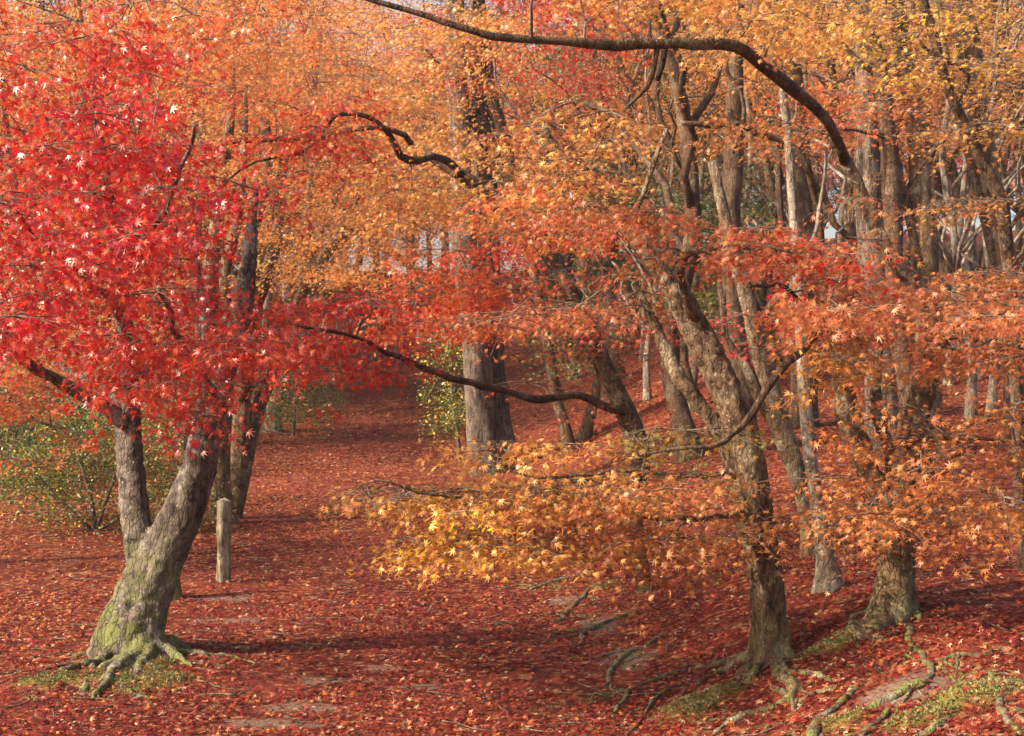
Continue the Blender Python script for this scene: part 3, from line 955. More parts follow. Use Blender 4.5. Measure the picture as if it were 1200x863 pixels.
build_tree('maple_tree', 'rust leaved maple with stout mossy rooted trunk at the right edge of the bank', (1040, 722),
    stems=[
        [(1040, 722, 58), (1044, 680, 47), (1045, 640, 46), (1044, 605, 46), (1050, 565, 40), (1064, 520, 34), (1078, 470, 34), (1084, 420, 32), (1082, 370, 28), (1065, 325, 24), (1040, 300, 21), (1020, 255, 19), (1005, 220, 18), (988, 188, 18), (975, 160, 18)],
        [(1040, 612, 34), (1026, 575, 32), (1010, 540, 32), (999, 500, 33), (990, 455, 31), (985, 400, 26), (982, 340, 20), (985, 290, 15)],
        [(1048, 570, 22, .05), (1046, 530, 20, .1), (1034, 496, 18, .1), (1028, 460, 17, .2), (1030, 400, 14, .3)],
    ],
    limbs=[
        [(990, 192, 18), (975, 152, 18, -.2), (945, 118, 19, -.4), (912, 88, 20, -.6), (880, 64, 21, -.8), (835, 50, 20, -.9), (780, 46, 18, -1.), (715, 49, 16, -1.1), (640, 43, 14, -1.2), (560, 35, 12, -1.3), (505, 18, 10, -1.3), (440, 4, 7, -1.3), (390, -8, 4, -1.3), (350, -30, 2, -1.3)],
        [(1000, 396, 13, -.2), (955, 390, 15, -.7), (940, 418, 15, -.9), (915, 452, 14, -1.0), (882, 482, 13, -1.1), (850, 502, 11, -1.1), (826, 516, 9, -1.2), (760, 540, 5, -1.2)],
        [(1080, 420, 14, -.1), (1120, 400, 11, -.9), (1180, 400, 8, -1.6), (1250, 420, 5, -2.)],
        [(1064, 525, 13, -.1), (1100, 510, 9, -.8), (1150, 510, 7, -1.4), (1220, 520, 5, -1.8)],
        [(775, 46, 9, -1.0), (768, 85, 8, -1.0), (752, 110, 7, -1.0), (725, 138, 5, -1.0)],
        [(780, 50, 9, -.95), (778, 75, 9, -.9), (775, 95, 8, -.9)],
        [(985, 400, 12, 0), (940, 350, 8, -.7), (880, 330, 6, -1.2)],
    ],
    roots=[
        [(1030, 706, 30), (1018, 726, 24), (1000, 742, 18), (975, 758, 10), (950, 768, 6)],
        [(1048, 712, 30), (1030, 730, 24), (1012, 743, 14), (995, 752, 8)],
        [(1052, 712, 28), (1062, 720, 14), (1068, 725, 7)],
        [(1022, 704, 22), (1005, 722, 12), (988, 738, 7), (970, 748, 5)],
        [(1182, 762, 4), (1150, 770, 8), (1120, 770, 9), (1100, 782, 5)],
        [(1150, 790, 6), (1180, 826, 10), (1192, 846, 9), (1205, 875, 5)],
        [(1050, 726, 14), (1075, 765, 9), (1090, 796, 10), (1065, 812, 12), (1035, 824, 13), (1005, 838, 12), (975, 856, 9), (955, 880, 6)],
        [(1130, 835, 7), (1100, 852, 12), (1070, 868, 11), (1040, 890, 8)],
        [(1060, 815, 7), (1040, 842, 9), (1020, 862, 8), (1000, 890, 6)],
    ],
    pads=[
        (950, 325, 1240, 420, -2.2, -.4, 30, 'pink', {'slant': .3, 'r': (.24, .42), 'mix': 'rust', 'mixp': .5}),
        (985, 492, 1225, 605, -1.9, -.1, 30, 'rust', {'r': (.24, .42), 'n': 100, 'mix': 'orange', 'mixp': .35, 'box': 1}),
        (980, 390, 1110, 470, -.6, .5, 7, 'orange', {'r': (.2, .32), 'n': 70}),
        (940, 375, 1010, 460, -1.1, -.3, 9, 'gold', {'r': (.2, .32), 'n': 75}),
        (970, 560, 1090, 612, -.9, -.2, 5, 'orange', {'mix': 'rust', 'mixp': .5}),
        (900, 560, 1000, 630, -.9, -.1, 5, 'rust', {'n': 50}),
        (580, 120, 790, 195, -1.7, -.4, 15, 'rust', {'slant': -.15, 'mix': 'gold', 'mixp': .35, 'n': 70}),
        (560, -30, 760, 30, -1.6, -.8, 5, 'rust', {'n': 90}),
        (690, -30, 1000, 30, -1.4, -.2, 17, 'orange', {'mix': 'gold', 'mixp': .5}),
        (840, 100, 940, 150, -.2, .6, 4, 'rust', {'mix': 'orange', 'mixp': .4, 'n': 90}),
        (960, 120, 1050, 160, .3, .9, 2, 'orange', {'mix': 'rust', 'mixp': .6, 'n': 90}),
        (985, 240, 1050, 275, -.5, .0, 3, 'orange', {'mix': 'rust', 'mixp': .6, 'n': 90}),
        (1100, 560, 1215, 640, -1.6, -.4, 10, 'orange', {'n': 60}),
    ],
    bark=M_BARK, lod=0, leaf=0.053, hero=True, flare=.26, per_pad=145, pad_r=(.26, .46), tilt=(40, 22), seed=7.9, min_attach=1.0, limb_mat=M_BARKD)

# dark maple leaning up to the left over the path, behind the spray
build_tree('maple_tree', 'dark maple leaning left over the path, thin mossy foot below the orange spray', (757, 692),
    stems=[
        [(757, 692, 20), (752, 650, 15), (748, 610, 17), (752, 560, 22), (748, 520, 26), (733, 482, 27), (712, 440, 26), (690, 385, 25), (664, 330, 25), (640, 290, 26), (612, 256, 26), (580, 232, 22), (540, 205, 18), (500, 180, 12)],
    ],
    limbs=[
        [(735, 482, 13), (700, 474, 13, -.1), (655, 466, 12, -.3), (610, 460, 12, -.5), (560, 447, 11, -.8), (510, 430, 10, -1.0), (465, 412, 9, -1.3), (430, 402, 7, -1.5), (390, 384, 5, -1.8), (345, 370, 3, -2.0)],
        [(640, 290, 12), (650, 230, 10, .3), (642, 180, 8, .4)],
        [(664, 330, 10), (676, 260, 12, .2), (640, 235, 11, .2), (615, 215, 8, .2)],
        [(480, 170, 10, -.6), (460, 155, 9, -.8), (380, 163, 9, -1.), (320, 165, 8, -1.2), (270, 172, 6, -1.3)],
        [(540, 205, 13, .0), (510, 190, 12, -.3), (478, 190, 12, -.6), (455, 155, 10, -.8), (430, 140, 9, -.9), (390, 145, 7, -1.), (355, 165, 6, -1.1), (300, 195, 4, -1.3), (255, 222, 3, -1.4)],
    ],
    pads=[
        (300, 340, 500, 460, -2.0, -.8, 34, 'red', {'r': (.22, .38), 'n': 46, 'tilt': (50, 22), 'leaf': .068}),
        (350, 430, 440, 480, -1.8, -.9, 5, 'red', {'r': (.15, .28), 'n': 14, 'tilt': (50, 22), 'leaf': .068}),
        (410, 305, 610, 385, -.8, .6, 30, 'verm', {'slant': -.3}),
        (500, 345, 600, 400, -.3, .8, 8, 'verm', {'n': 70}),
        (560, 360, 740, 410, -.2, .8, 6, 'pink', {'n': 60}),
        (560, 250, 690, 320, .3, 1., 12, 'red', {'mix': 'verm', 'mixp': .5}),
        (430, 190, 600, 270, -.9, .5, 17, 'orange', {'mix': 'gold', 'mixp': .3}),
        (300, 120, 480, 200, -1.6, -.4, 22, 'red', {'mix': 'orange', 'mixp': .4}), (460, -10, 600, 90, -.4, 1.2, 8, 'orange', {'mix': 'gold', 'mixp': .4}), (440, 0, 600, 190, .6, 3., 22, 'orange', {'mix': 'gold', 'mixp': .4, 'n': 120}), (600, -30, 720, 40, -.2, 1, 7, 'red'),
        (600, 440, 760, 500, -.2, .5, 7, 'verm', {'n': 26}),
    ],
    bark=M_BARKD, lod=0, leaf=0.058, seed=3.1, tilt=(42, 22), per_pad=110, pad_r=(.3, .52), flare=.5, min_attach=1.0)

# ------------------------------------------------------------------ slimmer trees of the right bank
build_tree('maple_tree', 'slim pale grey maple standing straight between the two stout right trunks', (972, 692),
    stems=[[(972, 692, 28), (966, 655, 22), (958, 610, 19), (953, 565, 18), (948, 520, 17), (945, 470, 17), (943, 420, 17), (940, 370, 16), (936, 300, 15), (930, 230, 13), (925, 160, 12), (915, 90, 10)]],
    limbs=[[(936, 320, 8), (955, 240, 7, .2), (962, 180, 6, .2)]],
    pads=[(850, -10, 1000, 90, -.5, 1., 9, 'orange')], bark=M_BARKG, seed=9.3, flare=.55, lod=1)

build_tree('maple_tree', 'twin stemmed brown maple leaning left behind the slim grey trunk', (951, 652),
    stems=[
        [(951, 652, 26), (946, 610, 22), (934, 560, 24), (918, 515, 28), (902, 470, 30), (890, 420, 28), (880, 370, 26), (866, 320, 22), (850, 260, 17), (835, 190, 13)],
        [(962, 656, 18, .2), (960, 640, 16, .2), (950, 590, 15, .2), (935, 550, 16, .2), (918, 510, 16, .15), (890, 470, 15), (872, 430, 13), (850, 395, 9), (848, 340, 8)],
    ],
    limbs=[[(885, 385, 12), (940, 330, 13, -.2), (963, 280, 13, -.3), (958, 240, 12, -.3), (942, 200, 13, -.4), (920, 170, 13, -.4), (885, 158, 12, -.5), (862, 146, 11, -.5), (835, 153, 9, -.6), (800, 148, 7, -.6)]],
    pads=[(820, 370, 960, 410, -.5, .5, 12, 'red', {'n': 36}),
          (700, 360, 800, 420, -.4, .6, 9, 'red', {'n': 30}), (930, 100, 1010, 160, 0, 1, 6, 'verm')],
    bark=M_BARK, seed=6.2, flare=.4, lod=1, limb_mat=M_BARKD)

build_tree('maple_tree', 'thin crooked dark maple leaning in at the right picture edge', (1203, 668),
    stems=[[(1203, 668, 20), (1198, 610, 17), (1194, 540, 17), (1190, 450, 17), (1184, 360, 17), (1180, 300, 17), (1176, 250, 18), (1164, 212, 17), (1146, 180, 16), (1124, 130, 15), (1108, 90, 14), (1098, 50, 13), (1084, 5, 12), (1070, -60, 9)]],
    limbs=[[(1120, 120, 7), (1140, 90, 6), (1090, 60, 5)], [(1182, 340, 8), (1215, 300, 7, -.2), (1230, 240, 5, -.4)]],
    pads=[(1000, -30, 1215, 90, -.8, .6, 20, 'gold', {'mix': 'yellow', 'mixp': .3, 'n': 75}), (1130, 70, 1220, 200, -.5, .4, 12, 'gold', {'n': 75}), (1080, 200, 1215, 260, -.6, .2, 10, 'orange', {'n': 36}),
          (1140, 280, 1225, 400, -.9, .1, 14, 'orange', {'mix': 'rust', 'mixp': .5, 'n': 75})],
    bark=M_BARKD, seed=8.8, flare=.3, lod=0, leaf=.055)

build_tree('maple_tree', 'tall dark brown maple rising behind the forked right trunk', (1062, 560),
    stems=[[(1062, 560, 30), (1064, 500, 27), (1058, 420, 25), (1052, 340, 25), (1046, 260, 26), (1042, 200, 24), (1036, 130, 22), (1026, 70, 21), (1008, 25, 18), (985, -10, 14)]],
    limbs=[[(1040, 160, 9), (1005, 150, 6, -.2), (950, 155, 5, -.4)], [(1030, 90, 9), (1000, 60, 7), (970, 30, 5)], [(1046, 260, 8), (1080, 200, 6), (1110, 170, 5)]],
    pads=[(960, 60, 1075, 150, -.8, .8, 12, 'verm', {'mix': 'orange', 'mixp': .6, 'n': 80}), (930, -20, 1060, 60, -.8, .8, 18, 'gold', {'mix': 'yellow', 'mixp': .2}), (900, 120, 980, 180, .3, 1.2, 4, 'rust', {'n': 90}), (1060, 80, 1150, 180, -.4, .6, 8, 'orange', {'n': 60})],
    bark=M_BARKD, seed=1.9, lod=1, leaf=.062)

build_tree('pine_tree', 'thick pine with grey fissured bark behind the orange sprays on the right', (1036, 540),
    stems=[[(1036, 540, 50), (1032, 470, 42), (1027, 400, 38), (1023, 330, 36), (1020, 250, 35), (1017, 160, 32), (1013, 60, 29), (1008, -40, 26), (1003, -160, 20)]],
    bark=M_CEDAR, seed=12.2, flare=.2, seg=20, wig=.15)

build_tree('maple_tree', 'sunlit grey maple forking into a Y beside the thick pine', (1092, 535),
    stems=[[(1092, 535, 40), (1088, 460, 38), (1085, 380, 36), (1084, 300, 36), (1084, 250, 30), (1078, 190, 28), (1072, 130, 26), (1062, 80, 24), (1052, 20, 20), (1040, -40, 14)],
           [(1078, 330, 14), (1072, 280, 13), (1062, 240, 13), (1055, 210, 10), (1048, 160, 8)], [(1080, 310, 14, -.1), (1068, 270, 10, -.1), (1060, 230, 8, -.1)]],
    limbs=[[(1075, 150, 9), (1058, 100, 8), (1046, 70, 6)]],
    pads=[(1040, 60, 1130, 150, -.8, .8, 10, 'orange', {'n': 60}), (1000, 150, 1090, 240, -.6, .6, 9, 'rust', {'n': 75})], bark=M_BARK, seed=13.4)

build_tree('maple_tree', 'tall grey maple with twin pale edged stems at far upper right', (1196, 520),
    stems=[[(1196, 520, 34), (1190, 440, 31), (1180, 350, 29), (1170, 270, 28), (1160, 200, 27), (1150, 130, 25), (1142, 70, 23), (1132, 0, 20), (1124, -60, 15)],
           [(1180, 360, 14), (1160, 280, 13), (1140, 200, 13), (1125, 130, 12), (1108, 60, 12), (1100, 0, 10)],
           [(1170, 270, 12), (1150, 200, 10, -.1), (1135, 120, 9, -.1), (1122, 40, 8, -.1)]],
    pads=[(1080, -30, 1200, 80, -.6, 1., 14, 'gold', {'n': 75})], bark=M_BARK, seed=15.1)

build_tree('maple_tree', 'broad dark maple trunk with sunlit edge seen behind the leaning rust maple', (868, 530),
    stems=[[(868, 530, 42), (866, 480, 38), (862, 420, 37), (858, 360, 36), (856, 300, 32), (856, 240, 27), (858, 160, 23), (862, 80, 19), (866, -20, 14)],
           [(862, 400, 15), (846, 350, 10), (843, 300, 8), (846, 250, 6)]],
    limbs=[[(860, 180, 6, -.4), (872, 140, 7, -.5), (862, 105, 7, -.5), (850, 78, 7, -.5), (858, 44, 6, -.5)]],
    pads=[(820, -20, 920, 100, -.5, 1, 10, 'orange')], bark=M_BARKD, seed=16.6)

build_tree('maple_tree', 'brown maple trunk with sunlit left edge under the curved thin dark bough', (942, 500),
    stems=[[(942, 500, 36), (940, 430, 34), (938, 350, 34), (942, 280, 34), (938, 210, 31), (930, 140, 27), (928, 60, 24), (922, -20, 20), (918, -80, 14)],
           [(936, 330, 14), (922, 290, 11), (914, 240, 9), (912, 180, 7)]],
    pads=[(880, -30, 1000, 70, -.6, 1., 12, 'gold')], bark=M_BARKD, seed=17.2)

# ------------------------------------------------------------------ the maples along the left of the path
build_tree('maple_tree', 'golden maple clump of several stems on the left verge behind the wooden post', (258, 614),
    stems=[
        [(258, 614, 34), (258, 575, 27), (256, 530, 24), (258, 480, 22), (256, 430, 22), (248, 370, 22), (246, 320, 21), (252, 270, 19), (262, 210, 16), (270, 140, 11), (274, 80, 4)],
        [(262, 600, 20), (262, 540, 16), (268, 450, 16), (266, 380, 16), (264, 330, 17), (272, 280, 16), (282, 220, 14), (286, 160, 9), (289, 100, 3)],
        [(274, 616, 28, .6), (277, 596, 26, .6), (282, 560, 24, .6), (290, 520, 22, .6), (302, 480, 19, .6), (318, 440, 17, .6), (330, 400, 17, .6), (345, 360, 19, .6), (364, 325, 17, .6), (392, 285, 13, .6), (420, 230, 9, .6)],
        [(281, 575, 20, .6), (281, 545, 24, .55), (282, 500, 22, .5), (286, 440, 22, .5), (292, 390, 23, .5), (302, 340, 24, .5), (316, 300, 22, .5), (324, 270, 19, .5), (330, 220, 15, .5), (334, 160, 11, .5)],
        [(284, 470, 12, .4), (283, 420, 14, .4), (284, 360, 17, .4), (290, 310, 16, .4), (300, 260, 14, .4), (312, 200, 14, .4), (310, 140, 11, .4)],
    ],
    pads=[
        (180, -30, 440, 130, -3., 1.5, 85, 'orange', {'mix': 'verm', 'mixp': .28}),
        (300, 190, 560, 330, -2.5, 1.5, 80, 'gold', {'mix': 'orange', 'mixp': .65}),
        (400, 10, 540, 170, -1.5, 1.5, 36, 'gold', {'mix': 'orange', 'mixp': .5}),
        (300, 262, 370, 330, -2, 1, 9, 'gold'),
        (40, 260, 260, 420, -1, 2., 46, 'gold', {'mix': 'orange', 'mixp': .4}),
        (170, 130, 330, 260, -1, 2, 26, 'orange', {'n': 90}),
        (-30, 380, 130, 470, -1, 2., 26, 'orange', {'mix': 'verm', 'mixp': .3}),
        (190, 400, 350, 480, -.8, 1.2, 10, 'gold', {'n': 30}),
    ],
    bark=M_BARK, seed=20.1, lod=1, leaf=.06, per_pad=120, pad_r=(.4, .75), min_attach=1.5, flare=.3, tier=.36, thick=.05)

build_tree('maple_tree', 'red leaved maple beyond the golden clump, foot beside the leafy path', (322, 506),
    stems=[[(322, 506, 22), (324, 470, 19), (332, 430, 16), (344, 390, 15), (352, 340, 14), (358, 270, 12), (370, 180, 10)],
           [(322, 490, 15), (316, 440, 12), (312, 390, 11), (320, 320, 10)]],
    pads=[(60, -40, 330, 110, -3, 2, 36, 'verm', {'r': (.8, 1.3), 'n': 150, 'leaf': .085}), (-30, -30, 130, 150, -2, 2, 22, 'orange', {'r': (.8, 1.3), 'n': 120, 'leaf': .085}), (300, 220, 420, 300, -2, 2, 12, 'gold', {'r': (.7, 1.1)}), (150, 40, 420, 250, -2, 3, 40, 'orange', {'r': (.8, 1.3), 'n': 150, 'leaf': .09})],
    bark=M_BARKG, seed=21.7, lod=2, leaf=.085, flare=.4)

# ------------------------------------------------------------------ cedar where the path bends
build_tree('cedar_tree', 'massive twin stemmed cedar with fissured bark where the path narrows', (566, 556),
    stems=[[(566, 556, 46), (564, 520, 40), (562, 480, 39), (558, 440, 38), (555, 390, 36), (550, 340, 35), (546, 260, 32), (540, 160, 28), (534, 40, 28), (530, -80, 20)],
           [(597, 560, 46, .3), (593, 530, 40, .3), (585, 490, 38, .4), (580, 440, 36, .4), (576, 390, 34, .4), (573, 340, 32, .4), (570, 260, 29, .4), (566, 150, 30, .4), (560, 0, 22, .4)]],
    bark=M_CEDAR, seed=25.3, flare=.42, seg=24, lobes=6, wig=.2)

# leaning stems behind the canopy, top centre
build_tree('maple_tree', 'dark maple leaning left behind the canopy, right of the cedar', (668, 528),
    stems=[[(668, 528, 17), (660, 490, 15), (650, 455, 14), (640, 400, 14), (626, 320, 14), (605, 240, 15), (580, 180, 16), (548, 130, 18), (520, 92, 17), (495, 60, 12)],
           [(608, 250, 14), (596, 190, 16), (582, 140, 18), (560, 85, 18), (545, 50, 14)]],
    pads=[(480, -40, 760, 110, -2, 3, 48, 'red', {'mix': 'crimson', 'mixp': .3, 'r': (.8, 1.3), 'n': 150}), (560, 80, 700, 180, -1, 3, 18, 'red', {'r': (.7, 1.2), 'n': 110}), (640, 200, 760, 290, -1, 2, 12, 'red', {'r': (.6, 1.)})],
    bark=M_BARKD, seed=26.4, lod=2, leaf=.09)

build_tree('maple_tree', 'orange maple reaching in from the left edge, its boughs before the green shrub', (-120, 665),
    stems=[[(-120, 665, 44), (-118, 600, 38), (-112, 520, 36), (-100, 440, 33), (-95, 360, 28), (-85, 260, 22), (-70, 150, 15), (-60, 20, 9)],
           [(-112, 530, 24), (-150, 450, 22), (-200, 350, 18), (-240, 250, 12), (-260, 120, 7)]],
    limbs=[[(-104, 470, 16), (-50, 460, 12, -.3), (0, 470, 8, -.5), (40, 490, 5, -.7), (80, 505, 3, -.8)], [(-108, 500, 14), (-60, 510, 9, -.4), (-10, 520, 5, -.7), (30, 545, 3, -.8)],
           [(-96, 390, 14), (-40, 400, 10, -.2), (20, 405, 7, 0), (45, 388, 5, 0)]],
    pads=[(-60, 420, 110, 480, -.9, .6, 22, 'orange', {'mix': 'verm', 'mixp': .5, 'r': (.25, .42)}), (20, 490, 112, 525, -1.1, -.5, 6, 'verm', {'mix': 'orange', 'mixp': .5, 'r': (.2, .3), 'n': 45}),
          (-30, 530, 30, 562, -1.1, -.4, 4, 'verm', {'r': (.15, .25), 'n': 30, 'mix': 'orange', 'mixp': .4}), (-40, 350, 90, 430, -.8, 1, 18, 'orange', {'mix': 'gold', 'mixp': .5}),
          (-330, -60, -30, 300, -3.0, 1.0, 40, 'orange', {'r': (.4, .7)}), (-860, -60, -330, 380, -2.2, .4, 50, 'orange', {'r': (.4, .7)}), (-260, 250, -60, 420, -2.5, .5, 22, 'orange')],  # middle cluster, out of view to the left, added as shade for the path
    bark=M_BARK, seed=31.7, lod=1, leaf=.068, per_pad=110, flare=.3)

build_tree('evergreen_tree', 'olive green broadleaf evergreen glimpsed in the gap above the leaning rust trunk', (806, 478),
    stems=[[(806, 478, 16), (812, 420, 14), (806, 360, 13), (815, 290, 12), (820, 220, 9), (826, 150, 6)]],
    pads=[(740, 165, 900, 275, -1.2, 1.2, 46, 'dgreen', {'mix': 'olive', 'mixp': .3}), (770, 295, 870, 395, -1.2, 1.2, 22, 'green'), (640, 190, 730, 260, -1, 1.5, 16, 'green', {'mix': 'yellow', 'mixp': .25}), (620, 330, 720, 430, 0, 2, 18, 'dgreen', {'mix': 'olive', 'mixp': .4})],
    bark=M_BARK, leafmat=M_GREEN, seed=41.7, lod=1, leaf=.085, per_pad=130, pad_r=(.45, .75), flare=.3, thick=.09)

BACK = [
    # right hillside, near to far
    ('bareb', 690, 24, 1.0, 'a'), ('barec', 716, 30, 1.1, 'b'), ('bare', 768, 26, .9, 'c'), ('bareb', 792, 33, 1.1, 'd'), ('barec', 812, 22, .9, 'e'),
    ('bare', 742, 34, 1.1, 'q'), ('bareb', 822, 30, 1.1, 'm'), ('barec', 905, 26, 1.0, 'f'), ('bare', 985, 27, 1.1, 'n'), ('bareb', 1000, 24, 1.0, 'g'),
    ('barec', 1120, 26, 1.1, 'o'), ('bare', 1105, 22, 1.0, 'h'), ('bareb', 1150, 30, 1.1, 'i'), ('barec', 1205, 27, 1.1, 'p'), ('bare', 1128, 19, .95, 'j'),
    ('bareb', 1165, 23, 1.0, 'k'), ('red', 1060, 36, 1.0, 'a'), ('barec', 905, 38, 1.2, 'r'), ('orange', 690, 44, 1.2, 'c'), ('green', 800, 30, .95, 'a'),
    ('green', 655, 38, 1.0, 'b'), ('green', 740, 42, 1.0, 'c'), ('red', 620, 46, 1.0, 'b'), ('rust', 850, 48, 1.3, 'd'), ('red', 960, 45, 1.1, 'c'),
    ('orange', 1010, 54, 1.2, 'd'), ('rust', 1200, 45, 1.2, 'e'), ('red', 770, 60, 1.3, 'd'), ('orange', 560, 62, 1.3, 'e'),
    # left side and head of the path
    ('gold', 210, 27, 1.1, 'b'), ('orange', 120, 30, 1.2, 'f'), ('rust', 40, 26, 1.1, 'f'), ('gold', 355, 36, 1.1, 'c'), ('orange', 290, 42, 1.2, 'g'),
    ('red', 190, 44, 1.3, 'e'), ('gold', 330, 58, 1.3, 'd'), ('orange', 440, 66, 1.3, 'h'), ('green', 60, 40, 1.2, 'e'), ('green', 300, 33, .55, 'f'), ('rust', 500, 72, 1.3, 'g'),
    ('orange', 20, 46, 1.3, 'i'), ('gold', -20, 34, 1.2, 'e'), ('green', 240, 60, 1.3, 'g'), ('green', 420, 80, 1.3, 'h'), ('rust', 650, 78, 1.4, 'h'), ('green', 900, 72, 1.3, 'i'),
    ('bare', 769, 29.5, 1.00, 'x0'), ('bareb', 983, 31.4, 0.88, 'x1'), ('barec', 637, 36.3, 0.95, 'x2'), ('bare', 767, 39.9, 1.04, 'x3'), ('bareb', 1119, 28.0, 1.11, 'x4'), ('barec', 718, 31.6, 1.20, 'x5'), ('bare', 936, 34.0, 1.12, 'x6'), ('bareb', 667, 34.4, 1.09, 'x7'), ('barec', 806, 17.7, 1.20, 'x8'), ('bare', 906, 33.5, 1.20, 'x9'), ('bareb', 1047, 38.2, 1.01, 'x10'), ('barec', 1098, 27.2, 1.22, 'x11'), ('bare', 1144, 19.2, 0.90, 'x12'), ('bareb', 756, 39.2, 1.02, 'x13'), ('barec', 996, 23.9, 1.05, 'x14'), ('bare', 855, 25.1, 1.08, 'x15'), ('bareb', 971, 37.8, 1.12, 'x16'), ('barec', 1173, 36.7, 1.25, 'x17'), ('bare', 1022, 20.8, 1.19, 'x18'), ('bareb', 1194, 37.8, 1.08, 'x19'), ('barec', 1047, 21.9, 1.18, 'x20'), ('bare', 965, 23.6, 0.88, 'x21'), ('bareb', 1129, 39.8, 0.89, 'x22'), ('barec', 1098, 26.4, 0.91, 'x23'), ('bare', 801, 34.7, 1.20, 'x24'), ('bareb', 655, 31.1, 0.87, 'x25'), ('red', -139, 62.6, 1.80, 'y0'), ('orange', -53, 61.9, 1.56, 'y1'), ('gold', -5, 82.4, 1.67, 'y2'), ('red', 52, 74.1, 1.69, 'y3'), ('gold', 158, 80.7, 1.73, 'y4'), ('green', 225, 64.4, 1.91, 'y5'), ('green', 258, 83.1, 1.66, 'y6'), ('red', 356, 74.9, 1.76, 'y7'), ('red', 409, 61.7, 1.51, 'y8'), ('orange', 488, 70.6, 1.73, 'y9'), ('orange', 568, 56.3, 1.88, 'y10'), ('red', 634, 73.7, 1.87, 'y11'), ('green', 696, 67.7, 1.54, 'y12'), ('red', 787, 82.8, 1.88, 'y13'), ('rust', 839, 71.2, 1.72, 'y14'), ('green', 912, 63.8, 1.66, 'y15'), ('orange', 1007, 55.4, 2.08, 'y16'), ('green', 1073, 56.2, 1.63, 'y17'), ('green', 1214, 55.1, 1.69, 'y19'), ('gold', 1270, 78.7, 1.99, 'y20'), ('orange', 1373, 54.6, 1.89, 'y21'), ('gold', -60, 42.4, 1.28, 'z0'), ('orange', 0, 41.0, 1.36, 'z1'), ('rust', 60, 32.7, 1.26, 'z2'), ('rust', 120, 33.9, 1.23, 'z3'), ('rust', 180, 38.7, 1.24, 'z4'), ('gold', 240, 34.1, 1.34, 'z5'), ('gold', 300, 38.9, 1.33, 'z6'), ('gold', 360, 35.7, 1.25, 'z7'),
    ('orange', 520, 84, 1.9, 'aa'), ('red', 575, 80, 1.8, 'ab'), ('gold', 455, 88, 2.0, 'ac'), ('orange', 400, 70, 1.8, 'ad'), ('rust', 490, 60, 1.5, 'ae'), ('gold', 340, 66, 1.8, 'af'),
]

# ------------------------------------------------------------------ post, shrubs, hut
def rough_post(name, label, cat, px, py, hpx, wpx, mat, lean=(0.0, 0.0), square=True):
    g = gp(px, py)
    h, w = hpx / F * g[1], wpx / F * g[1]
    mb = MB()
    zs = np.concatenate([[-0.15], np.linspace(0, h, 14), [h + 0.012]])
    rad = np.full(len(zs), w / 2 * (1.12 if square else 1.0))
    rad[-1] *= 0.75
    pts = np.stack([g[0] + lean[0] * zs, g[1] + lean[1] * zs, g[2] + zs], -1)
    def shape(p, th):
        sq = 1.0 / np.maximum(np.abs(np.cos(th - 0.6)), np.abs(np.sin(th - 0.6)))
        s = np.clip(sq, 1, 1.28)[None, :] * np.ones((len(p), 1)) * 0.9
        q = np.stack([np.broadcast_to(np.cos(th) * 2, s.shape), np.broadcast_to(np.sin(th) * 2, s.shape), np.broadcast_to((p[:, 2] * 6)[:, None], s.shape)], -1).reshape(-1, 3)
        return s * (1 + 0.08 * fbm(q, 3, 5).reshape(s.shape))
    mb.tube(pts, rad, 24, shape)
    return tag(link(name, mb.mesh(name, mat, g), None, g), label, cat)

M_POST = bark_material('weathered_post', (0.34, 0.28, 0.20), (0.17, 0.13, 0.09), (0.30, 0.30, 0.22), 0.5, 0.35, True, 0.5)
M_STONE = bark_material('pale_stone', (0.50, 0.48, 0.44), (0.34, 0.32, 0.29), (0.58, 0.56, 0.5), 0.2, 0.2)
rough_post('wooden_post', 'short weathered wooden post beside the path left of centre', 'post', 262, 682, 94, 14, M_POST, (0.01, 0.0))
rough_post('stone_marker', 'small pale grey marker post far along the path', 'post', 492, 404, 34, 7, M_STONE)
rough_post('stone_marker', 'rounded pale stone marker on the upper right hillside', 'post', 1144, 444, 44, 10, M_STONE)

def shrub(name, label, base, pads, stems, leaf=0.03, r=(.25, .45), n=260, cat='shrub', lod=3, pal='green', mat=None, d0=None):
    return build_tree(name, label, base, stems, pads=pads, bark=M_TWIG, leafmat=mat or M_GREEN, lod=lod, leaf=leaf, cat=cat, per_pad=n, pad_r=r, tilt=(50, 30),
                      flare=0, seed=rng.uniform(1, 50), min_attach=.05, seg=6, d0=d0)

shrub('shrub', 'loose green shrub with yellowing leaves behind the crimson maple trunk', (110, 622),
    [(0, 470, 240, 610, -.9, 1.4, 56, 'green', {'thick': .16, 'mix': 'yellow', 'mixp': .06}), (-40, 500, 120, 560, -.6, 1.2, 16, 'green', {'thick': .14}), (150, 520, 250, 620, -.6, .8, 16, 'olive', {'thick': .14, 'n': 130})],
    [[(110, 622, 7), (105, 580, 6), (90, 530, 4)], [(112, 622, 6), (130, 570, 5), (150, 520, 3)], [(108, 622, 6), (60, 575, 4), (30, 540, 3)], [(114, 622, 6), (170, 590, 4), (210, 560, 3)]], leaf=.058, r=(.3, .5), n=240)
shrub('shrub', 'dark green shrub far left behind the orange boughs', (20, 560),
    [(-60, 440, 110, 545, -1.5, 1.5, 30, 'dgreen', {'thick': .2}), (60, 450, 200, 520, 0, 2, 20, 'dgreen', {'thick': .2})],
    [[(20, 560, 6), (20, 520, 5), (10, 480, 3)], [(22, 560, 5), (60, 510, 4), (100, 480, 3)]], leaf=.08, r=(.5, .8), n=330)
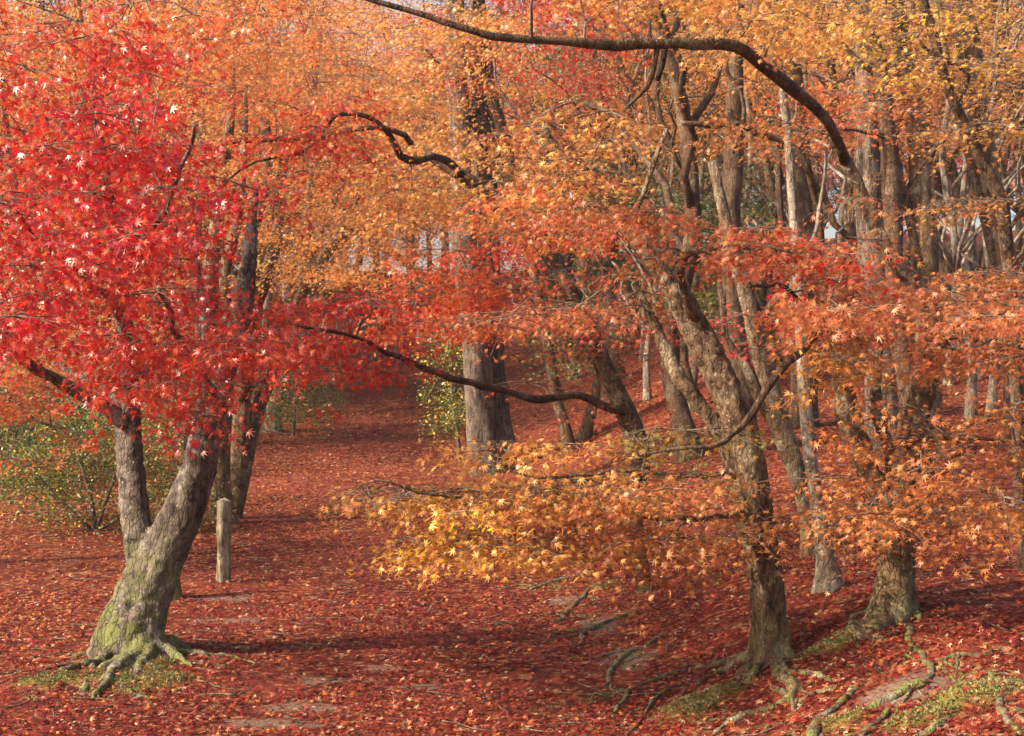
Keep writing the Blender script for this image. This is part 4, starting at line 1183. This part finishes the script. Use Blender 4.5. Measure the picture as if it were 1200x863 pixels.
shrub('shrub', 'low green shrub between the golden maple clump and the path', (344, 512),
    [(320, 420, 385, 505, -1, 1, 22, 'green', {'thick': .15}), (200, 470, 330, 540, -2, 1, 22, 'green', {'thick': .15})],
    [[(344, 512, 5), (345, 480, 4), (350, 440, 3)], [(340, 512, 4), (300, 500, 4), (250, 490, 3)]], leaf=.065, r=(.4, .7), n=260)
shrub('evergreen_sapling', 'bright yellow green sapling against the left side of the cedar', (540, 548),
    [(500, 390, 550, 530, -.8, .8, 20, 'green', {'thick': .12, 'mix': 'yellow', 'mixp': .1})],
    [[(540, 548, 5), (535, 500, 5), (528, 440, 4), (524, 390, 3)]], leaf=.075, r=(.25, .5), n=190, cat='sapling')

# small hut at the head of the path
def hut():
    g = gp(405, 392)
    D = g[1]
    m, n, out, N = newmat('dark_weathered_timber')
    tc = N('ShaderNodeTexCoord')
    wv = N('ShaderNodeTexWave')
    wv.inputs['Scale'].default_value = 3.0
    wv.inputs['Distortion'].default_value = 2.0
    n.links.new(tc.outputs['Object'], wv.inputs['Vector'])
    b = N('ShaderNodeBsdfPrincipled')
    b.inputs['Roughness'].default_value = .8
    n.links.new(rampnode(N, n, wv.outputs['Fac'], [(0, (.10, .06, .04)), (1, (.20, .12, .08))]).outputs[0], b.inputs['Base Color'])
    n.links.new(b.outputs[0], out.inputs['Surface'])
    m2 = bark_material('thatch_roof', (.20, .15, .11), (.09, .065, .05), (.22, .2, .16), -1, 0, True, .8)
    m3 = bark_material('white_plaster', (.80, .78, .74), (.70, .68, .64), (.82, .8, .78), -1, 0, False, .1)
    root = thing('wooden_hut', 'dark thatched wooden hut at the head of the path', 'hut', g)
    def box(name, c, s, mat, parent, rot=0):
        mb = MB()
        x, y, z = [q / 2 for q in s]
        v = np.array([[a * x, e * y, f * z] for a in (-1, 1) for e in (-1, 1) for f in (-1, 1)]) + np.array(c)
        mb.add(v, [np.array([[0, 1, 3, 2], [4, 6, 7, 5], [0, 4, 5, 1], [2, 3, 7, 6], [0, 2, 6, 4], [1, 5, 7, 3]])])
        o = link(name, mb.mesh(name, mat, None, False), parent)
        bv = o.modifiers.new('bevel', 'BEVEL'); bv.width = .02
        return o
    box('wall', (0.2, 0.9, 1.05), (2.6, .16, 2.3), m, root)
    for x in (-1.3, -.2, 1.5):
        box('post', (x, -.45, 1.05), (.14, .14, 2.3), m, root)
    box('shutter', (-.75, -.45, 1.7), (.5, .08, .42), m3, root)
    box('shutter', (-.75, -.45, 1.15), (.42, .08, .32), m3, root)
    mb = MB()
    prof = [(-2.2, 1.9), (0.3, 3.5), (2.9, 1.75), (2.9, 1.95), (.3, 3.8), (-2.2, 2.1)]
    f = np.array([[x, -1.4, z] for x, z in prof]); bk = np.array([[x, 1.8, z] for x, z in prof])
    k = len(prof); i = np.arange(k)
    mb.add(np.vstack([f, bk]), [np.stack([i, (i + 1) % k, (i + 1) % k + k, i + k], -1), np.array([[0, 5, 4, 1], [1, 4, 3, 2], [6, 7, 10, 11], [7, 8, 9, 10]])])
    link('roof', mb.mesh('roof', m2, None, False), root)
hut()

# ------------------------------------------------------------------ background wood
def copy_tree(o, parent=None):
    c = o.copy()
    col.objects.link(c)
    c.parent = parent
    for ch in [x for x in col.objects if x.parent == o]:
        copy_tree(ch, c)
    return c

def proto(name, pal, mix, h, w, seed, bark, leafsize=.11, npad=95, mat=None, lean=0.0, crown_lo=.4):
    """a background tree standing at the origin of its own Empty"""
    root = thing(name, None, None, (0, 0, 0))
    z = np.linspace(-.4, h, 24)
    x = lean * np.clip(z / h, 0, 1) ** 1.5 * h + .24 * vnoise(np.stack([z * .7 + seed * 3, z * 0, z * 0], -1), 3)
    y = .24 * vnoise(np.stack([z * .7 + seed * 5, z * 0 + 4, z * 0], -1), 4)
    r = w * (1 - .85 * np.clip(z / h, 0, 1)) * (1 + .5 * np.exp(-np.clip(z, 0, None) / .2))
    mb = MB()
    pts = np.stack([x, y, z], -1)
    mb.tube(pts, r, 10, bark_shape(seed, .12))
    pool_p, pool_r = [pts[z > h * .3]], [r[z > h * .3]]
    for k in range(8):
        i0 = rng.integers(4, 18)
        a = rng.uniform(0, 6.28)
        L = h * rng.uniform(.25, .45)
        t = np.linspace(0, 1, 10)
        p = pts[i0][None] + np.stack([np.cos(a) * L * t * .55 + .06 * rng.normal(size=10), np.sin(a) * L * t * .55 + .06 * rng.normal(size=10), L * t * (.9 - .25 * t)], -1)
        p[0] = pts[i0]
        rr = np.linspace(r[i0] * .6, .012, 10)
        mb.tube(p, rr, 7)
        pool_p.append(p); pool_r.append(rr)
    link('trunk', mb.mesh('trunk', bark), root)
    pool_p = np.vstack(pool_p)
    cr = MB()
    tw = MB()
    for k in range(npad):
        a = pool_p[rng.integers(len(pool_p))]
        zz = max(a[2], h * crown_lo)
        c = np.array([a[0], a[1], zz]) + rng.normal(0, 1, 3) * np.array([h * .16, h * .16, h * .07])
        j = int(np.argmin(np.linalg.norm(pool_p - c, axis=1)))
        q = np.linspace(0, 1, 4)[:, None] * (c - pool_p[j])[None] + pool_p[j]
        q[1:3] += rng.normal(0, .06, (2, 3))
        tw.tube(q, np.linspace(.016, .006, 4), 4, close=False)
        pad_leaves(cr, None, c, rng.uniform(.6, 1.1), int(rng.uniform(100, 170)), leafsize, 2, pal, (38, 25), mix, .35, .10)
    co = link('crown', cr.mesh('crown', mat or M_LEAF), root)
    link('twigs', tw.mesh('twigs', M_TWIG), co)['kind'] = 'stuff'
    return root

protos = {
    'orange': proto('maple_tree', 'orange', 'gold', 9.0, .13, 3.3, M_BARK, lean=.05),
    'rust': proto('maple_tree', 'rust', 'verm', 8.0, .11, 5.5, M_BARKD, lean=-.10),
    'red': proto('maple_tree', 'red', 'verm', 7.5, .12, 7.7, M_BARK, lean=.08),
    'gold': proto('maple_tree', 'gold', 'orange', 9.5, .10, 9.9, M_BARKG, lean=-.06),
    'green': proto('evergreen_tree', 'dgreen', 'green', 9.0, .16, 11.1, M_BARKD, .16, 110, M_GREEN, 0, .22),
    'bare': proto('slender_tree', 'rust', 'orange', 8.5, .065, 13.3, M_BARKG, .09, 16, None, .07, .7),
    'bareb': proto('slender_tree', 'orange', 'rust', 8.0, .085, 15.8, M_BARK, .09, 20, None, -.16, .65),
    'barec': proto('slender_tree', 'orange', 'gold', 9.0, .11, 18.1, M_BARKD, .09, 24, None, .12, .6),
}
NAMES = {'orange': 'orange maple', 'rust': 'rust coloured maple with dark bark', 'red': 'red maple', 'gold': 'golden maple with grey bark', 'green': 'dark evergreen', 'bare': 'slender nearly bare grey tree', 'bareb': 'slim brown forest tree', 'barec': 'dark brown forest tree'}
used = set()

def place(kind, px, d, scale=1.0, rz=None, where=''):
    x = (px - CX) / F * d
    z = float(ground_h(np.array([x]), np.array([d]))[0])
    p = protos[kind]
    if kind in used:
        o = copy_tree(p)
    else:
        o = p; used.add(kind)
    o.location = (x, d, z)
    s = scale
    o.scale = (s, s, s)
    o.rotation_euler = (0, 0, rng.uniform(0, 6.28) if rz is None else rz)
    tag(o, NAMES[kind] + ' ' + where, 'tree', 'background trees of the wood')
    return o

PLACES = [(150, 'behind the shrubs at far left'), (300, 'behind the crimson maple'), (400, 'beyond the golden maple clump'), (540, 'at the head of the path'),
          (640, 'behind the twin cedar'), (765, 'between the cedar and the rust maple'), (880, 'behind the leaning rust maple'), (980, 'behind the slim pale maple'),
          (1085, 'behind the thick fissured pine'), (9999, 'behind the thin crooked right maple')]
RANK = ['', 'second from left', 'third from left', 'fourth from left', 'fifth from left', 'sixth from left', 'seventh from left', 'eighth from left', 'ninth from left']

def place_of(px):
    return next(w for lim, w in PLACES if px < lim)

BACK = [e for e in BACK if -80 < e[1] < 1290]
for kind, px, d, s, _ in BACK:
    same = sorted(e[1] + e[2] * 1e-4 for e in BACK if e[0] == kind and place_of(e[1]) == place_of(px))
    k = same.index(px + d * 1e-4)
    rank = '' if len(same) == 1 else (', leftmost there' if k == 0 else ', ' + RANK[k] + ' there')
    place(kind, px, d, s, None, place_of(px) + rank)

# ------------------------------------------------------------------ the misty air of the wood
def haze():
    mb = MB()
    lo, hi = np.array([-185.0, -40.0, -2.5]), np.array([185.0, 440.0, 34.0])
    v = np.array([[(lo, hi)[a][0], (lo, hi)[e][1], (lo, hi)[f][2]] for a in (0, 1) for e in (0, 1) for f in (0, 1)])
    mb.add(v, [np.array([[0, 1, 3, 2], [4, 6, 7, 5], [0, 4, 5, 1], [2, 3, 7, 6], [0, 2, 6, 4], [1, 5, 7, 3]])])
    m, n, out, N = newmat('thin_autumn_haze')
    pv = N('ShaderNodeVolumePrincipled')
    pv.inputs['Color'].default_value = (0.93, 0.92, 0.92, 1)
    pv.inputs['Density'].default_value = 0.0006
    pv.inputs['Anisotropy'].default_value = 0.25
    n.links.new(pv.outputs[0], out.inputs['Volume'])
    tag(link('haze', mb.mesh('haze', m, None, False)), 'thin pale haze in the air between the trees', 'haze', None, 'stuff')
haze()
